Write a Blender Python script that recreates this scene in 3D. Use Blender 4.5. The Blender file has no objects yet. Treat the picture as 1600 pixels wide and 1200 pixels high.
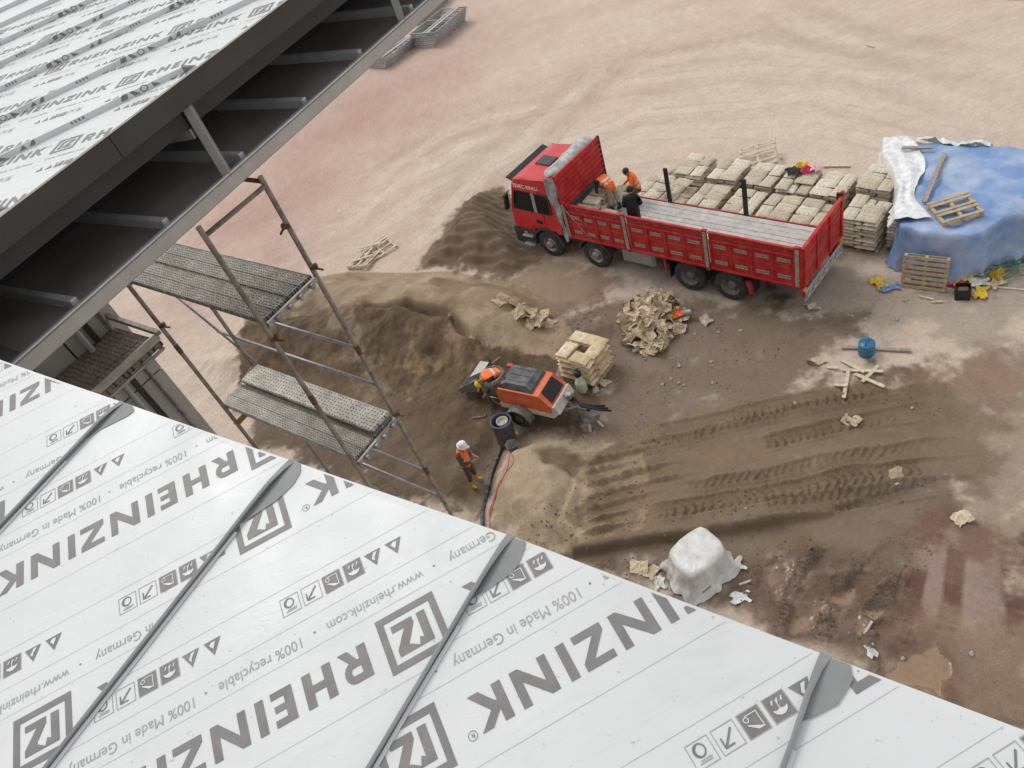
import bpy, bmesh, math, random
import numpy as np
from mathutils import Vector, Matrix
random.seed(7)
S = bpy.context.scene
C = S.collection
R = math.radians
V = Vector
# ------------------------------------------------------------------ camera, sky, sun, exposure
HC = 15.281                                       # camera height over the yard
cd = bpy.data.cameras.new('camera'); cam = bpy.data.objects.new('camera', cd); C.objects.link(cam)
PITCH, ROLL = 0.7388, -0.3743
fwd = V((0, math.cos(PITCH), -math.sin(PITCH))); rt = V((1, 0, 0)); up = rt.cross(fwd)
r2 = rt * math.cos(ROLL) + up * math.sin(ROLL); u2 = -rt * math.sin(ROLL) + up * math.cos(ROLL)
M = Matrix((r2, u2, -fwd)).transposed().to_4x4(); M.translation = V((0, 0, HC)); cam.matrix_world = M
cd.sensor_fit = 'HORIZONTAL'; cd.sensor_width = 36; cd.lens = 36 * 1189.8 / 1600
cd.clip_start = 0.05; cd.clip_end = 2000
S.camera = cam
W = bpy.data.worlds.new('World'); S.world = W; W.use_nodes = True
nt = W.node_tree; nt.nodes.clear()
SUN_EL, SUN_AZ = R(52), R(-28)
sky = nt.nodes.new('ShaderNodeTexSky'); sky.sky_type = 'NISHITA'; sky.sun_disc = False
sky.sun_elevation = SUN_EL; sky.sun_rotation = SUN_AZ; sky.dust_density = 6; sky.air_density = 1.2; sky.ozone_density = 1.0
hs = nt.nodes.new('ShaderNodeHueSaturation'); hs.inputs['Saturation'].default_value = 0.22; hs.inputs['Value'].default_value = 1.0
bg = nt.nodes.new('ShaderNodeBackground'); bg.inputs['Strength'].default_value = 0.14
wo = nt.nodes.new('ShaderNodeOutputWorld')
ov = nt.nodes.new('ShaderNodeMix'); ov.data_type = 'RGBA'; ov.inputs['Factor'].default_value = .62; ov.inputs[7].default_value = (7.2, 7.35, 7.5, 1)   # even cloud cover veiling the clear sky
nt.links.new(sky.outputs[0], hs.inputs['Color']); nt.links.new(hs.outputs[0], ov.inputs[6]); nt.links.new(ov.outputs[2], bg.inputs[0]); nt.links.new(bg.outputs[0], wo.inputs[0])
sl = bpy.data.lights.new('sun', 'SUN'); sl.energy = 1.0; sl.angle = R(22); sl.color = (1, 0.97, 0.93)
sun = bpy.data.objects.new('sun', sl); C.objects.link(sun)
sd = V((math.sin(SUN_AZ) * math.cos(SUN_EL), math.cos(SUN_AZ) * math.cos(SUN_EL), math.sin(SUN_EL)))
sun.rotation_euler = sd.to_track_quat('Z', 'Y').to_euler(); sun.location = (0, 0, 60)
vs = S.view_settings; vs.view_transform = 'Standard'; vs.look = 'None'; vs.gamma = 1; vs.exposure = -0.08; vs.use_curve_mapping = False

# ------------------------------------------------------------------ materials
def lin(c): return tuple((v / 255 / 12.92 if v / 255 < .04045 else ((v / 255 + .055) / 1.055) ** 2.4) for v in c)
MATS = {}
def mat(name, col, rough=.7, metal=0, var=.12, scale=6, bump=0, bscale=40, col2=None, spec=.5, coords='Object', split=(.35, .65), alpha=1, trans=0, detail=6, bdist=.01):
    """noise-mottled principled material; col2 = stain / dust colour mixed in"""
    if name in MATS: return MATS[name]
    m = bpy.data.materials.new(name); m.use_nodes = True; t = m.node_tree; n = t.nodes; p = n['Principled BSDF']
    tc = n.new('ShaderNodeTexCoord'); no = n.new('ShaderNodeTexNoise'); no.inputs['Scale'].default_value = scale; no.inputs['Detail'].default_value = detail; no.inputs['Roughness'].default_value = .6
    t.links.new(tc.outputs[coords], no.inputs['Vector'])
    rp = n.new('ShaderNodeValToRGB'); rp.color_ramp.elements[0].position = split[0]; rp.color_ramp.elements[1].position = split[1]
    a = [max(0, v * (1 - var)) for v in col]; b = list(col2) if col2 else [min(1, v * (1 + var)) for v in col]
    rp.color_ramp.elements[0].color = (*a, 1); rp.color_ramp.elements[1].color = (*b, 1)
    t.links.new(no.outputs['Fac'], rp.inputs[0]); t.links.new(rp.outputs[0], p.inputs['Base Color'])
    p.inputs['Roughness'].default_value = rough; p.inputs['Metallic'].default_value = metal; p.inputs['Specular IOR Level'].default_value = spec
    p.inputs['Alpha'].default_value = alpha; p.inputs['Transmission Weight'].default_value = trans
    if bump:
        bn = n.new('ShaderNodeTexNoise'); bn.inputs['Scale'].default_value = bscale; bn.inputs['Detail'].default_value = 5
        t.links.new(tc.outputs[coords], bn.inputs['Vector'])
        bu = n.new('ShaderNodeBump'); bu.inputs['Strength'].default_value = bump; bu.inputs['Distance'].default_value = bdist
        t.links.new(bn.outputs['Fac'], bu.inputs['Height']); t.links.new(bu.outputs[0], p.inputs['Normal'])
    MATS[name] = m
    return m

# ------------------------------------------------------------------ mesh helpers
def basis(x, y, z): return Matrix((x, y, z)).transposed()
class MB:
    def __init__(s): s.v = []; s.f = []; s.m = []; s.smooth = []
    def add(s, vs_, fs, mi=0, sm=False):
        o = len(s.v); s.v += [tuple(p) for p in vs_]
        for f in fs: s.f.append([i + o for i in f]); s.m.append(mi); s.smooth.append(sm)
        return s
    def box(s, c, d, rot=None, mi=0, bev=0):
        c = V(c); hx, hy, hz = d[0] / 2, d[1] / 2, d[2] / 2
        if bev:
            b = min(bev, hx * .9, hy * .9, hz * .9); P = []
            for sz in (-1, 1):
                for sy in (-1, 1):
                    for sx in (-1, 1):
                        P += [(sx * (hx - b), sy * (hy - b), sz * hz), (sx * (hx - b), sy * hy, sz * (hz - b)), (sx * hx, sy * (hy - b), sz * (hz - b))]
            I = lambda sx, sy, sz, k: ((sz > 0) * 4 + (sy > 0) * 2 + (sx > 0)) * 3 + k
            F = []
            for z in (-1, 1): F.append([I(-1, -1, z, 0), I(1, -1, z, 0), I(1, 1, z, 0), I(-1, 1, z, 0)][::z])
            for y in (-1, 1): F.append([I(-1, y, -1, 1), I(-1, y, 1, 1), I(1, y, 1, 1), I(1, y, -1, 1)][::y])
            for x in (-1, 1): F.append([I(x, -1, -1, 2), I(x, 1, -1, 2), I(x, 1, 1, 2), I(x, -1, 1, 2)][::x])
            for y in (-1, 1):
                for z in (-1, 1): F.append([I(-1, y, z, 0), I(1, y, z, 0), I(1, y, z, 1), I(-1, y, z, 1)][::y * z * -1 or 1])
            for x in (-1, 1):
                for z in (-1, 1): F.append([I(x, -1, z, 0), I(x, 1, z, 0), I(x, 1, z, 2), I(x, -1, z, 2)][::x * z])
            for x in (-1, 1):
                for y in (-1, 1): F.append([I(x, y, -1, 1), I(x, y, 1, 1), I(x, y, 1, 2), I(x, y, -1, 2)][::-x * y])
            for x in (-1, 1):
                for y in (-1, 1):
                    for z in (-1, 1): F.append([I(x, y, z, 0), I(x, y, z, 1), I(x, y, z, 2)][::-1 if x * y * z > 0 else 1])
        else:
            P = [(sx * hx, sy * hy, sz * hz) for sz in (-1, 1) for sy in (-1, 1) for sx in (-1, 1)]
            F = [(0, 2, 3, 1), (4, 5, 7, 6), (0, 1, 5, 4), (2, 6, 7, 3), (0, 4, 6, 2), (1, 3, 7, 5)]
        P = [V(p) for p in P]
        if rot is not None: P = [rot @ p for p in P]
        return s.add([p + c for p in P], F, mi)
    def beam(s, p, q, w, h, upv=(0, 0, 1), mi=0, bev=0):
        p, q = V(p), V(q); x = (q - p); L = x.length; x = x / L; u = V(upv); y = u.cross(x)
        if y.length < 1e-5: y = V((0, 1, 0)).cross(x)
        y.normalize(); z = x.cross(y)
        return s.box((p + q) / 2, (L, w, h), basis(x, y, z), mi, bev)
    def tube(s, pts, rad, n=8, mi=0, cap=True, closed=False):
        pts = [V(p) for p in pts]; N = len(pts); rads = rad if isinstance(rad, (list, tuple)) else [rad] * N
        vv = []; prev = None
        for i, p in enumerate(pts):
            d = (pts[min(i + 1, N - 1)] - pts[max(i - 1, 0)]).normalized()
            if prev is None:
                a = V((0, 0, 1)) if abs(d.z) < .9 else V((1, 0, 0)); x = d.cross(a).normalized()
            else:
                x = prev - d * prev.dot(d); x = x.normalized() if x.length > 1e-6 else d.orthogonal().normalized()
            prev = x; y = d.cross(x)
            vv += [p + (x * math.cos(2 * math.pi * k / n) + y * math.sin(2 * math.pi * k / n)) * rads[i] for k in range(n)]
        ff = [[i * n + k, i * n + (k + 1) % n, (i + 1) * n + (k + 1) % n, (i + 1) * n + k] for i in range(N - 1) for k in range(n)]
        s.add(vv, ff, mi, True)
        if cap:
            o = len(s.v) - len(vv); s.f.append([o + k for k in range(n)][::-1]); s.m.append(mi); s.smooth.append(False)
            s.f.append([o + (N - 1) * n + k for k in range(n)]); s.m.append(mi); s.smooth.append(False)
        return s
    def lathe(s, prof, c, axis=(0, 0, 1), n=20, mi=0, sm=True):
        c = V(c); a = V(axis).normalized(); x = a.orthogonal().normalized(); y = a.cross(x); vv = []
        for rr, hh in prof: vv += [c + a * hh + (x * math.cos(2 * math.pi * k / n) + y * math.sin(2 * math.pi * k / n)) * rr for k in range(n)]
        ff = [[i * n + k, i * n + (k + 1) % n, (i + 1) * n + (k + 1) % n, (i + 1) * n + k] for i in range(len(prof) - 1) for k in range(n)]
        return s.add(vv, ff, mi, sm)
    def prism(s, poly, a, b, f=None, mi=0, sm=False):
        """poly: 2-D points; f(x, y, h) -> 3-D"""
        f = f or (lambda x, y, h: (x, y, h)); n = len(poly)
        vv = [f(x, y, a) for x, y in poly] + [f(x, y, b) for x, y in poly]
        s.add(vv, [list(range(n))[::-1], list(range(n, 2 * n))], mi)
        o = len(s.v) - 2 * n
        for i in range(n): s.f.append([o + i, o + (i + 1) % n, o + n + (i + 1) % n, o + n + i]); s.m.append(mi); s.smooth.append(sm)
        return s
    def grid(s, nx, ny, fn, mi=0, sm=True, wrap=False):
        vv = [fn(i / nx, j / ny) for j in range(ny + 1) for i in range(nx + (0 if wrap else 1))]
        w = nx + (0 if wrap else 1)
        ff = [[j * w + i, j * w + (i + 1) % w if wrap else j * w + i + 1, (j + 1) * w + ((i + 1) % w if wrap else i + 1), (j + 1) * w + i] for j in range(ny) for i in range(nx)]
        return s.add(vv, ff, mi, sm)
    def mesh(s, name, mats):
        me = bpy.data.meshes.new(name); me.from_pydata(s.v, [], s.f)
        for m in (mats if isinstance(mats, (list, tuple)) else [mats]): me.materials.append(m)
        me.polygons.foreach_set('material_index', s.m); me.polygons.foreach_set('use_smooth', s.smooth); me.update()
        bm = bmesh.new(); bm.from_mesh(me); bmesh.ops.recalc_face_normals(bm, faces=bm.faces); bm.to_mesh(me); bm.free()
        return me
    def build(s, name, mats, parent=None): return link(name, s.mesh(name, mats), parent)
def link(name, me, parent=None, loc=None, rz=0):
    o = bpy.data.objects.new(name, me); C.objects.link(o)
    if parent is not None: o.parent = parent
    if loc is not None: o.location = loc
    if rz: o.rotation_euler = (0, 0, rz)
    return o
def tag(o, label, cat, group=None):
    o['label'] = label; o['category'] = cat
    if group: o['group'] = group
    return o
def thing(name, label, cat, loc=(0, 0, 0), rz=0, group=None):
    o = bpy.data.objects.new(name, None); C.objects.link(o); o.location = loc; o.rotation_euler = (0, 0, rz); o.empty_display_size = .2
    return tag(o, label, cat, group)

# ------------------------------------------------------------------ numpy noise
_VT = {}
def vnoise(x, y, seed=0):
    if seed not in _VT: _VT[seed] = np.random.RandomState(seed).rand(256, 256)
    T = _VT[seed]
    xi = np.floor(x).astype(int); yi = np.floor(y).astype(int); fx = x - xi; fy = y - yi
    fx = fx * fx * (3 - 2 * fx); fy = fy * fy * (3 - 2 * fy)
    g = lambda a, b: T[a & 255, b & 255]
    return (g(xi, yi) * (1 - fx) + g(xi + 1, yi) * fx) * (1 - fy) + (g(xi, yi + 1) * (1 - fx) + g(xi + 1, yi + 1) * fx) * fy
def fbm(x, y, sc, oc=4, seed=0, gain=.5):
    s_ = 0; a = 1; t = 0
    for k in range(oc):
        s_ = s_ + a * vnoise(x * sc + 17.3 * k, y * sc + 9.1 * k, seed + k); t += a; a *= gain; sc *= 2.03
    return s_ / t - .5
def sstep(a, b, x):
    t = np.clip((x - a) / (b - a), 0, 1); return t * t * (3 - 2 * t)
def pdist(x, y, P):
    """distance to a polyline, signed side and arc length of the nearest point"""
    best = np.full(x.shape, 1e9); side = np.zeros(x.shape); arc = np.zeros(x.shape); L = 0
    for (x0, y0), (x1, y1) in zip(P[:-1], P[1:]):
        dx, dy = x1 - x0, y1 - y0; l = math.hypot(dx, dy); t = np.clip(((x - x0) * dx + (y - y0) * dy) / (l * l), 0, 1)
        d = np.hypot(x - x0 - t * dx, y - y0 - t * dy); s_ = ((x - x0) * dy - (y - y0) * dx) / l
        k = d < best; best = np.where(k, d, best); side = np.where(k, s_, side); arc = np.where(k, L + t * l, arc); L += l
    return best, side, arc, L
def inpoly(x, y, P):
    c = np.zeros(x.shape, bool); n = len(P)
    for i in range(n):
        x0, y0 = P[i]; x1, y1 = P[(i + 1) % n]
        if y0 == y1: continue
        k = ((y0 > y) != (y1 > y)) & (x < (x1 - x0) * (y - y0) / (y1 - y0) + x0); c ^= k
    return c
def sdf(x, y, P):
    d = pdist(x, y, list(P) + [P[0]])[0]; return np.where(inpoly(x, y, P), d, -d)

# ------------------------------------------------------------------ the yard: one sheet out to the horizon
YD = {"scarp":[[-8.28,23.65],[-6.76,23.14],[-5.28,22.88],[-3.7,22.0],[-2.21,21.09],[-1.08,19.9],[-0.62,18.67],[0.24,17.83],[1.26,17.25],[1.69,16.78]],"bankback":[[-8.77,27.19],[-6.85,27.31],[-4.46,26.36],[-2.06,24.53],[-0.68,23.7],[1.29,21.66],[2.17,19.86],[2.33,17.94],[1.84,16.77]],"mound":[[-1.46,24.71],[-0.49,26.73],[0.9,28.13],[2.29,28.1],[2.8,26.86],[2.43,24.5],[2.26,22.72],[2.33,21.57],[1.37,21.95],[-0.03,23.24]],"mudflow":[[0.62,27.5],[2.75,27.19],[2.81,22.77],[4.43,19.89],[3.34,18.71],[1.89,18.93],[1.29,21.66],[-0.6,24.1]],"trackzone":[[0.9,13.04],[1.58,13.17],[4.16,13.27],[6.82,12.53],[9.71,11.36],[10.24,9.86],[8.77,8.54],[6.02,8.95],[4.04,9.25],[2.24,9.73],[-0.07,10.37],[-0.09,11.32]],"trkbands":[[[2.27,12.49],[4.84,12.19],[7.18,11.74],[9.81,10.88]],[[2.86,12.98],[5.31,12.5],[7.39,12.0],[9.1,11.47]],[[2.85,10.82],[5.71,10.22],[8.03,9.66],[9.32,9.27]],[[1.85,10.51],[4.06,10.06],[6.56,9.51],[8.84,8.88]],[[4.15,9.67],[5.68,9.22],[8.27,8.56]],[[4.98,11.36],[6.85,11.1],[9.1,10.5]]],"ridges":[[[0.86,12.55],[2.48,12.27],[4.54,11.83]],[[0.77,12.14],[2.33,11.91],[4.07,11.57],[5.76,10.95]],[[0.69,11.74],[2.25,11.5],[4.01,11.09],[5.49,10.76]],[[0.59,11.36],[2.12,11.16],[3.26,10.93]],[[0.44,11.03],[1.93,10.82],[2.96,10.62]],[[0.24,10.72],[1.75,10.48],[2.51,10.35]],[[1.1,12.84],[2.44,12.61],[4.08,12.32]]],"lipright":[[0.83,12.84],[2.48,12.5],[2.27,11.43],[1.64,10.2],[0.05,10.5]],"cutedge":[[-0.38,10.43],[0.79,10.08],[2.22,9.68],[3.32,9.35],[4.41,9.07]],"sandmound":[[-1.46,13.31],[-0.64,14.35],[0.3,14.36],[1.5,13.46],[0.64,12.25],[0.3,10.74],[-0.36,10.5],[-1.39,11.53],[-1.86,12.39]],"sandmound_c":[-0.46,12.69],"darkhole":[[0.01,13.38],[0.49,13.75],[1.12,13.41],[1.1,12.82],[0.63,12.48],[0.09,12.75]],"trench":[[-2.95,13.13],[-1.83,14.98],[-0.91,15.55],[-0.58,14.57],[-1.3,13.23],[-2.14,12.31]],"wet":[[2.26,19.42],[3.98,18.65],[6.14,17.2],[7.82,16.08],[9.38,14.08],[8.2,13.06],[7.07,12.65],[9.82,11.05],[9.54,9.36],[7.76,7.39],[5.91,6.76],[4.19,4.97],[3.48,6.61],[0.98,8.95],[-0.85,10.49],[-1.91,12.19],[1.03,13.71],[2.13,15.25],[1.36,17.21]],"mudruts":[[3.14,8.67],[4.65,8.68],[6.06,7.84],[6.04,6.55],[4.9,5.46],[4.07,5.8],[3.14,6.75],[2.84,7.8]],"redmud":[[4.98,5.98],[6.59,7.77],[7.62,7.99],[8.59,7.0],[6.13,3.63],[5.23,4.32],[4.49,5.23]],"redmud2":[[7.77,11.24],[9.23,11.65],[12.0,11.27],[10.89,9.49],[9.33,9.92]],"pudd":[[[3.3,6.9],[4.03,7.09],[4.54,7.24],[5.01,7.2],[4.95,7.03],[4.37,6.95],[3.74,6.82],[3.32,6.7]],[[4.51,5.36],[5.15,5.63],[5.67,5.55],[5.63,5.04],[5.29,4.66],[4.89,4.88]],[[4.58,6.51],[5.24,6.68],[5.27,6.51],[4.58,6.29]]],"oliv":[[2.85,9.35],[4.86,9.05],[5.27,8.21],[4.49,7.39],[3.3,7.84],[2.82,8.64]],"pinkdry":[[6.35,7.21],[7.27,7.11],[8.0,6.61],[7.31,5.56],[6.18,5.62],[5.8,6.21]],"palewest":[[4.98,5.98],[6.21,6.03],[7.43,5.23],[6.34,3.89],[5.79,4.1],[5.42,5.66]],"reddust":[[-11.57,35.86],[-8.26,40.45],[-3.53,45.21],[0.57,46.28],[3.62,41.67],[2.05,37.5],[-3.01,35.03],[-4.71,29.96],[-7.38,28.17],[-11.07,28.73]],"reddust2":[[-2.98,66.11],[7.37,51.22],[7.02,43.32],[3.01,42.35],[-0.39,45.07],[-1.34,51.05]],"cement":[[[3.6,14.12],[4.64,13.93],[5.44,12.94],[4.73,12.57],[3.58,13.21]],[[3.43,16.11],[4.33,15.87],[4.14,14.93],[3.31,15.28]],[[4.65,15.68],[5.68,15.35],[6.96,14.1],[6.45,13.84],[4.9,14.92]],[[5.21,11.47],[6.12,10.99],[6.49,10.23],[5.65,10.46]],[[8.36,14.58],[8.98,14.03],[8.58,13.69],[8.13,14.03]],[[9.92,10.51],[10.94,10.15],[10.43,9.31],[9.54,9.36]],[[9.09,8.77],[9.96,8.72],[9.09,7.63],[8.57,7.7]]],"damp":[[9.22,11.15],[10.57,11.62],[12.96,11.21],[6.59,3.35],[4.39,4.89],[5.65,7.2],[8.02,8.54]],"truckshade":[[2.68,21.54],[5.02,19.08],[9.11,14.89],[8.98,13.73],[7.89,14.42],[6.02,16.94],[3.66,19.62]],"pitfloor":[[-8.66,20.46],[-8.21,23.81],[-6.46,23.51],[-5.33,22.02],[-4.13,22.03],[-2.6,21.07],[-1.42,19.95],[-0.83,18.55],[0.29,17.87],[1.59,16.61],[2.21,15.49],[1.03,13.71],[-0.75,14.66],[-2.79,13.05],[-5.09,15.13],[-8.2,18.65]],"dustpale":[[9.76,27.51],[16.19,31.81],[21.04,22.6],[17.98,18.76],[14.56,21.99],[11.09,24.64]],"greytruck":[[3.96,19.82],[10.73,16.56],[11.05,14.9],[13.36,12.98],[11.72,10.92],[9.89,13.16],[6.05,16.57]],"ridgepale":[[-5.61,25.07],[-4.15,24.1],[-3.93,22.7],[-4.28,20.64],[-4.09,18.52],[-4.76,18.28],[-4.83,20.97],[-5.48,23.29]],"paths":[[[9.42,35.08],[14.95,32.38],[17.23,26.22],[18.59,19.53]],[[7.59,33.5],[13.41,29.3],[16.9,23.7],[17.98,18.76]],[[17.83,36.16],[17.93,29.62],[19.3,24.24],[20.46,21.87]],[[0.15,27.88],[4.65,28.93],[8.96,28.99],[14.61,24.07],[17.63,18.32]],[[-3.96,31.77],[1.43,34.37],[7.8,34.14],[12.12,36.92]],[[-6.0,27.7],[-2.38,29.89],[2.66,31.4],[6.53,32.15]],[[-2.47,25.2],[0.15,27.88],[4.42,31.19],[11.19,38.09]]],"redtracks":[[[7.36,7.24],[6.56,6.33],[5.78,5.51]],[[8.21,6.84],[7.54,5.89],[6.9,5.04]],[[6.46,7.16],[5.6,6.3],[4.94,5.72]]],"pitL":[[-7.5,21.15],[-6.45,23.91],[-5.65,24.49],[-5.21,23.53],[-4.64,19.48],[-3.96,17.83],[-4.93,16.62],[-7.53,19.83]]}
def axis(lo, hi, st, far_lo, far_hi, g=1.05, gl=1.05):
    a = list(np.arange(lo, hi, st)); d = st
    while a[-1] < far_hi: d *= g; a.append(a[-1] + d)
    d = st
    while a[0] > far_lo: d *= gl; a.insert(0, a[0] - d)
    return np.array(a)
GX = axis(-7.5, 15.5, .041, -260, 260); GY = np.concatenate([axis(3.2, 11.0, .031, -120, 10.9, 1.1, 1.3), axis(11.03, 28, .045, 11.02, 420, 1.024)])
gx, gy = np.meshgrid(GX, GY)
def ground_fields(x, y):
    wx = x + fbm(x, y, .9, 3, 11) * .9; wy = y + fbm(x, y, .9, 3, 21) * .9
    near = np.exp(-np.maximum(0, np.hypot(x - 4, y - 15) - 22) / 12)
    z = fbm(x, y, .16, 3, 3) * .16 + fbm(x, y, .9, 3, 5) * .035 * near
    z = z * sstep(0, 30, 60 - np.hypot(x, y)) * .8
    # long dusty wheel paths on the dry part of the yard
    arcd = np.hypot(x + 6, y - 14) ; z = z + .012 * np.sin(arcd * 2.3 + fbm(x, y, .3, 2, 8) * 5) * near
    # sand bank with its dug-out face
    bankpoly = YD['scarp'] + YD['bankback'][::-1]
    d1, s1, a1, L1 = pdist(wx * .4 + x * .6, wy * .4 + y * .6, YD['scarp']); ins = np.where(s1 < 0, d1, -d1)
    d2 = pdist(wx, wy, YD['bankback'])[0]; inside = inpoly(x, y, bankpoly)
    topz = np.interp(a1 / L1, [0, .15, .55, .75, .9, 1], [.85, 1.05, 1.12, .85, .45, .12])
    fl = np.interp(a1 / L1, [0, .5, .72, .85, 1], [3.0, 3.0, 1.7, .9, .7]); face = sstep(0, 1, (ins + fbm(x, y, .8, 3, 31) * .7 + fl) / (fl + .35))
    onface = sstep(.25, -.2, ins) * sstep(-3.2, -2.0, ins)
    back = np.where(inside | (ins < .3), sstep(0, 2.4, np.where(inside, d2, np.where(ins < 0, d2, 0))), 0)
    bank = topz * face * back
    bank = bank * (1 + fbm(x, y, .8, 3, 33) * .55)
    for _ in range(7): bank[1:-1, 1:-1] = (bank[1:-1, 1:-1] * 2 + bank[:-2, 1:-1] + bank[2:, 1:-1] + bank[1:-1, :-2] + bank[1:-1, 2:]) / 6
    bk = np.clip(bank * 1.6, 0, 1)
    bank = bank + bk * (fbm(x, y, .55, 3, 34) * .45 + (.25 - np.abs(fbm(x * .8 + y * .3, y * .5 - x * .3, 1.5, 3, 36))) * .22)
    z = z + bank
    pf = sstep(-.3, .6, sdf(wx, wy, YD['pitfloor'])); z = z + pf * (fbm(x, y, 1.3, 3, 38) * .22 + (.2 - np.abs(fbm(x, y, 3.1, 3, 39))) * .10)
    # gullies on the face
    z = z + onface * (fbm(x, y, 1.1, 4, 35) * .42 + (.2 - np.abs(fbm(x, y, 2.6, 4, 32, .6))) * .16 + fbm(x, y, 6, 3, 30, .6) * .06) * back
    # damp earth mound in front of the lorry
    sm_ = sdf(wx, wy, YD['mound']); z = z + .85 * sstep(0, 1.5, sm_) * (1 + fbm(x, y, .9, 3, 47) * .5) + np.where(sm_ > 0, .05 * np.sin((x * .55 + y * .83) * 16) * sstep(.1, .5, sm_), 0)
    # sand mound by the hose
    s2 = sdf(wx, wy, YD['sandmound']); cx, cy = YD['sandmound_c']
    z = z + .5 * sstep(0, .9, s2) * (1 + fbm(x, y, 1.5, 3, 37) * .5) - .22 * sstep(-.05, .35, sdf(wx, wy, YD['darkhole']))
    s3 = sdf(x, y, YD['trench']); z = z - .3 * sstep(-.1, .5, s3)
    # driven platform with cut edge
    st_ = sdf(x * .7 + wx * .3, y * .7 + wy * .3, YD['trackzone']); dc, sc_, ac, Lc = pdist(x, y, YD['cutedge'])
    z = z + .26 * sstep(-.06, .12, st_) * np.exp(-np.maximum(dc - .4, 0) / 2.2)
    tr = np.zeros(x.shape); wetm = np.zeros(x.shape)
    for k, P in enumerate(YD['trkbands']):
        d, sd_, a, L = pdist(x + fbm(x, y, .8, 3, 180) * .25, y + fbm(x, y, .8, 3, 181) * .25, P); w = .27
        m = sstep(w, w - .07, d) * sstep(0, .4, a) * sstep(L, L - 2.0, a)
        ph = ((a + np.abs(sd_) * (.6 if k % 2 else -.6) + fbm(x, y, 2.5, 2, 140 + k) * .12) / .20) % 1.0
        bar = np.exp(-((ph - .5) / .13) ** 2) * sstep(.015, .04, np.abs(sd_)) * (.5 + vnoise(x * 2.2, y * 2.2, 150 + k))
        brk = sstep(.2, .5, vnoise(x * 1.1, y * 1.1, 170 + k)); hgt = (-.04 + .082 * bar * (.25 + .75 * brk)) * m + .035 * np.exp(-((d - w) / .055) ** 2) * sstep(0, .4, a) * sstep(L, L - .6, a) * (.4 + 1.2 * vnoise(x * 3, y * 3, 50 + k))
        z = z + hgt * (.55 + .9 * vnoise(x * .8, y * .8, 70 + k)); tr = np.maximum(tr, m)
    rid = np.zeros(x.shape)
    for k, P in enumerate(YD['ridges']):
        d, sd_, a, L = pdist(wx * .12 + x * .88, wy * .12 + y * .88, P); fade = sstep(L * (.5 + .5 * ((k * 37) % 7) / 7), L * .2, a) * sstep(-.1, .2, a)
        z = z + (.13 * (.45 + vnoise(x * 1.5, y * 1.5, 190 + k)) * np.exp(-(d / .035) ** 2) - .03 * np.exp(-((d - .12) / .08) ** 2)) * fade; rid = np.maximum(rid, np.exp(-(d / .16) ** 2) * fade)
    lip = sstep(-.04, .05, sdf(x, y, YD['lipright'])); z = z - .03 * lip
    # churned mud
    sm2 = sdf(wx, wy, YD['mudruts']); mm = sstep(-.3, .5, sm2)
    th = .35 * x + .94 * y
    rut = fbm(x * 1.5 + y * .6, y * 1.5 - x * .4, 2.6, 4, 41)
    curve = np.hypot(x - 6.6, y - 4.6)
    lug = np.exp(-((((np.arctan2(y - 4.6, x - 6.6) * curve + curve * .5) / .17) % 1.0 - .5) / .2) ** 2)
    rows = sstep(.1, .6, np.sin(curve * 2 * np.pi / .78 + rut * 2.5))
    z = z + mm * (.15 * rut + .13 * rows * lug * (.3 + vnoise(x * 5, y * 5, 44)) + .09 * rows * np.abs(fbm(x, y, 4.5, 3, 46)) * 2 + .055 * (vnoise(x * 11, y * 11, 45) - .5) * (.3 + rows))
    mtop = mm * rows * lug
    pud = np.full(x.shape, -9.)
    for P in YD['pudd']: pud = np.maximum(pud, sdf(x * .5 + wx * .5, y * .5 + wy * .5, P))
    pm = sstep(-.10, .10, pud + fbm(x, y, 3.0, 4, 160, .6) * .5); pw = sstep(-.45, .0, pud)
    z = z - pw * .07; z = z * (1 - pm) + pm * -.085
    z = z - .05 * mm * (1 - pm) * 0
    # ruts of wide tyres on the red mud at the right
    rtm = np.zeros(x.shape)
    for P in YD['redtracks']:
        d, sd_, a, L = pdist(wx * .15 + x * .85, wy * .15 + y * .85, P); m = sstep(.22, .12, d) * sstep(0, .3, a) * sstep(L, L - .3, a); z = z - .045 * m * (.7 + .3 * np.sin(a * 32)); rtm = np.maximum(rtm, m)
    z = z + near * (fbm(x, y, 4, 4, 61) * .05 * sstep(-.2, .25, fbm(x, y, .4, 2, 63)) + (vnoise(x * 11, y * 11, 66) - .5) * .010) * (1 - pm)
    # ---------------- soil colours (dry dust, damp earth, red clay, sand, cement)
    col = np.empty(x.shape + (3,)); col[:] = lin((209, 189, 171))
    wet = np.zeros(x.shape)
    def lay(mask, c, wv=None):
        nonlocal col, wet
        m = np.clip(mask, 0, 1)[..., None]; col = col * (1 - m) + np.array(lin(c)) * m
        if wv is not None: wet = wet * (1 - m[..., 0]) + wv * m[..., 0]
    n1 = fbm(x, y, .35, 4, 81); n2 = fbm(x, y, 1.6, 5, 83, .62); n3 = fbm(x, y, .12, 3, 85)
    streak = fbm(x * .25 + y * .9, (y * .25 - x * .9) * .16, .9, 4, 87)
    lay(sstep(-.05, .25, n1 + n3) * .35, (200, 176, 158)); lay(sstep(.0, .2, streak) * .3, (220, 204, 187)); lay(sstep(.06, .2, -streak) * .22, (190, 166, 148))
    P = lambda k, soft=1., off=0., a=1.: sstep(-soft * .55, soft * .55, sdf(wx, wy, YD[k]) + off + n2 * soft * 3.2) * a
    lay(sstep(-5, 4, sdf(wx, wy, YD['reddust']) + n2 * 3) * (.85 + n1 * .8), (188, 154, 141)); lay(sstep(-5, 4, sdf(wx, wy, YD['reddust2']) + n2 * 3) * .6, (188, 158, 146))
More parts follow.
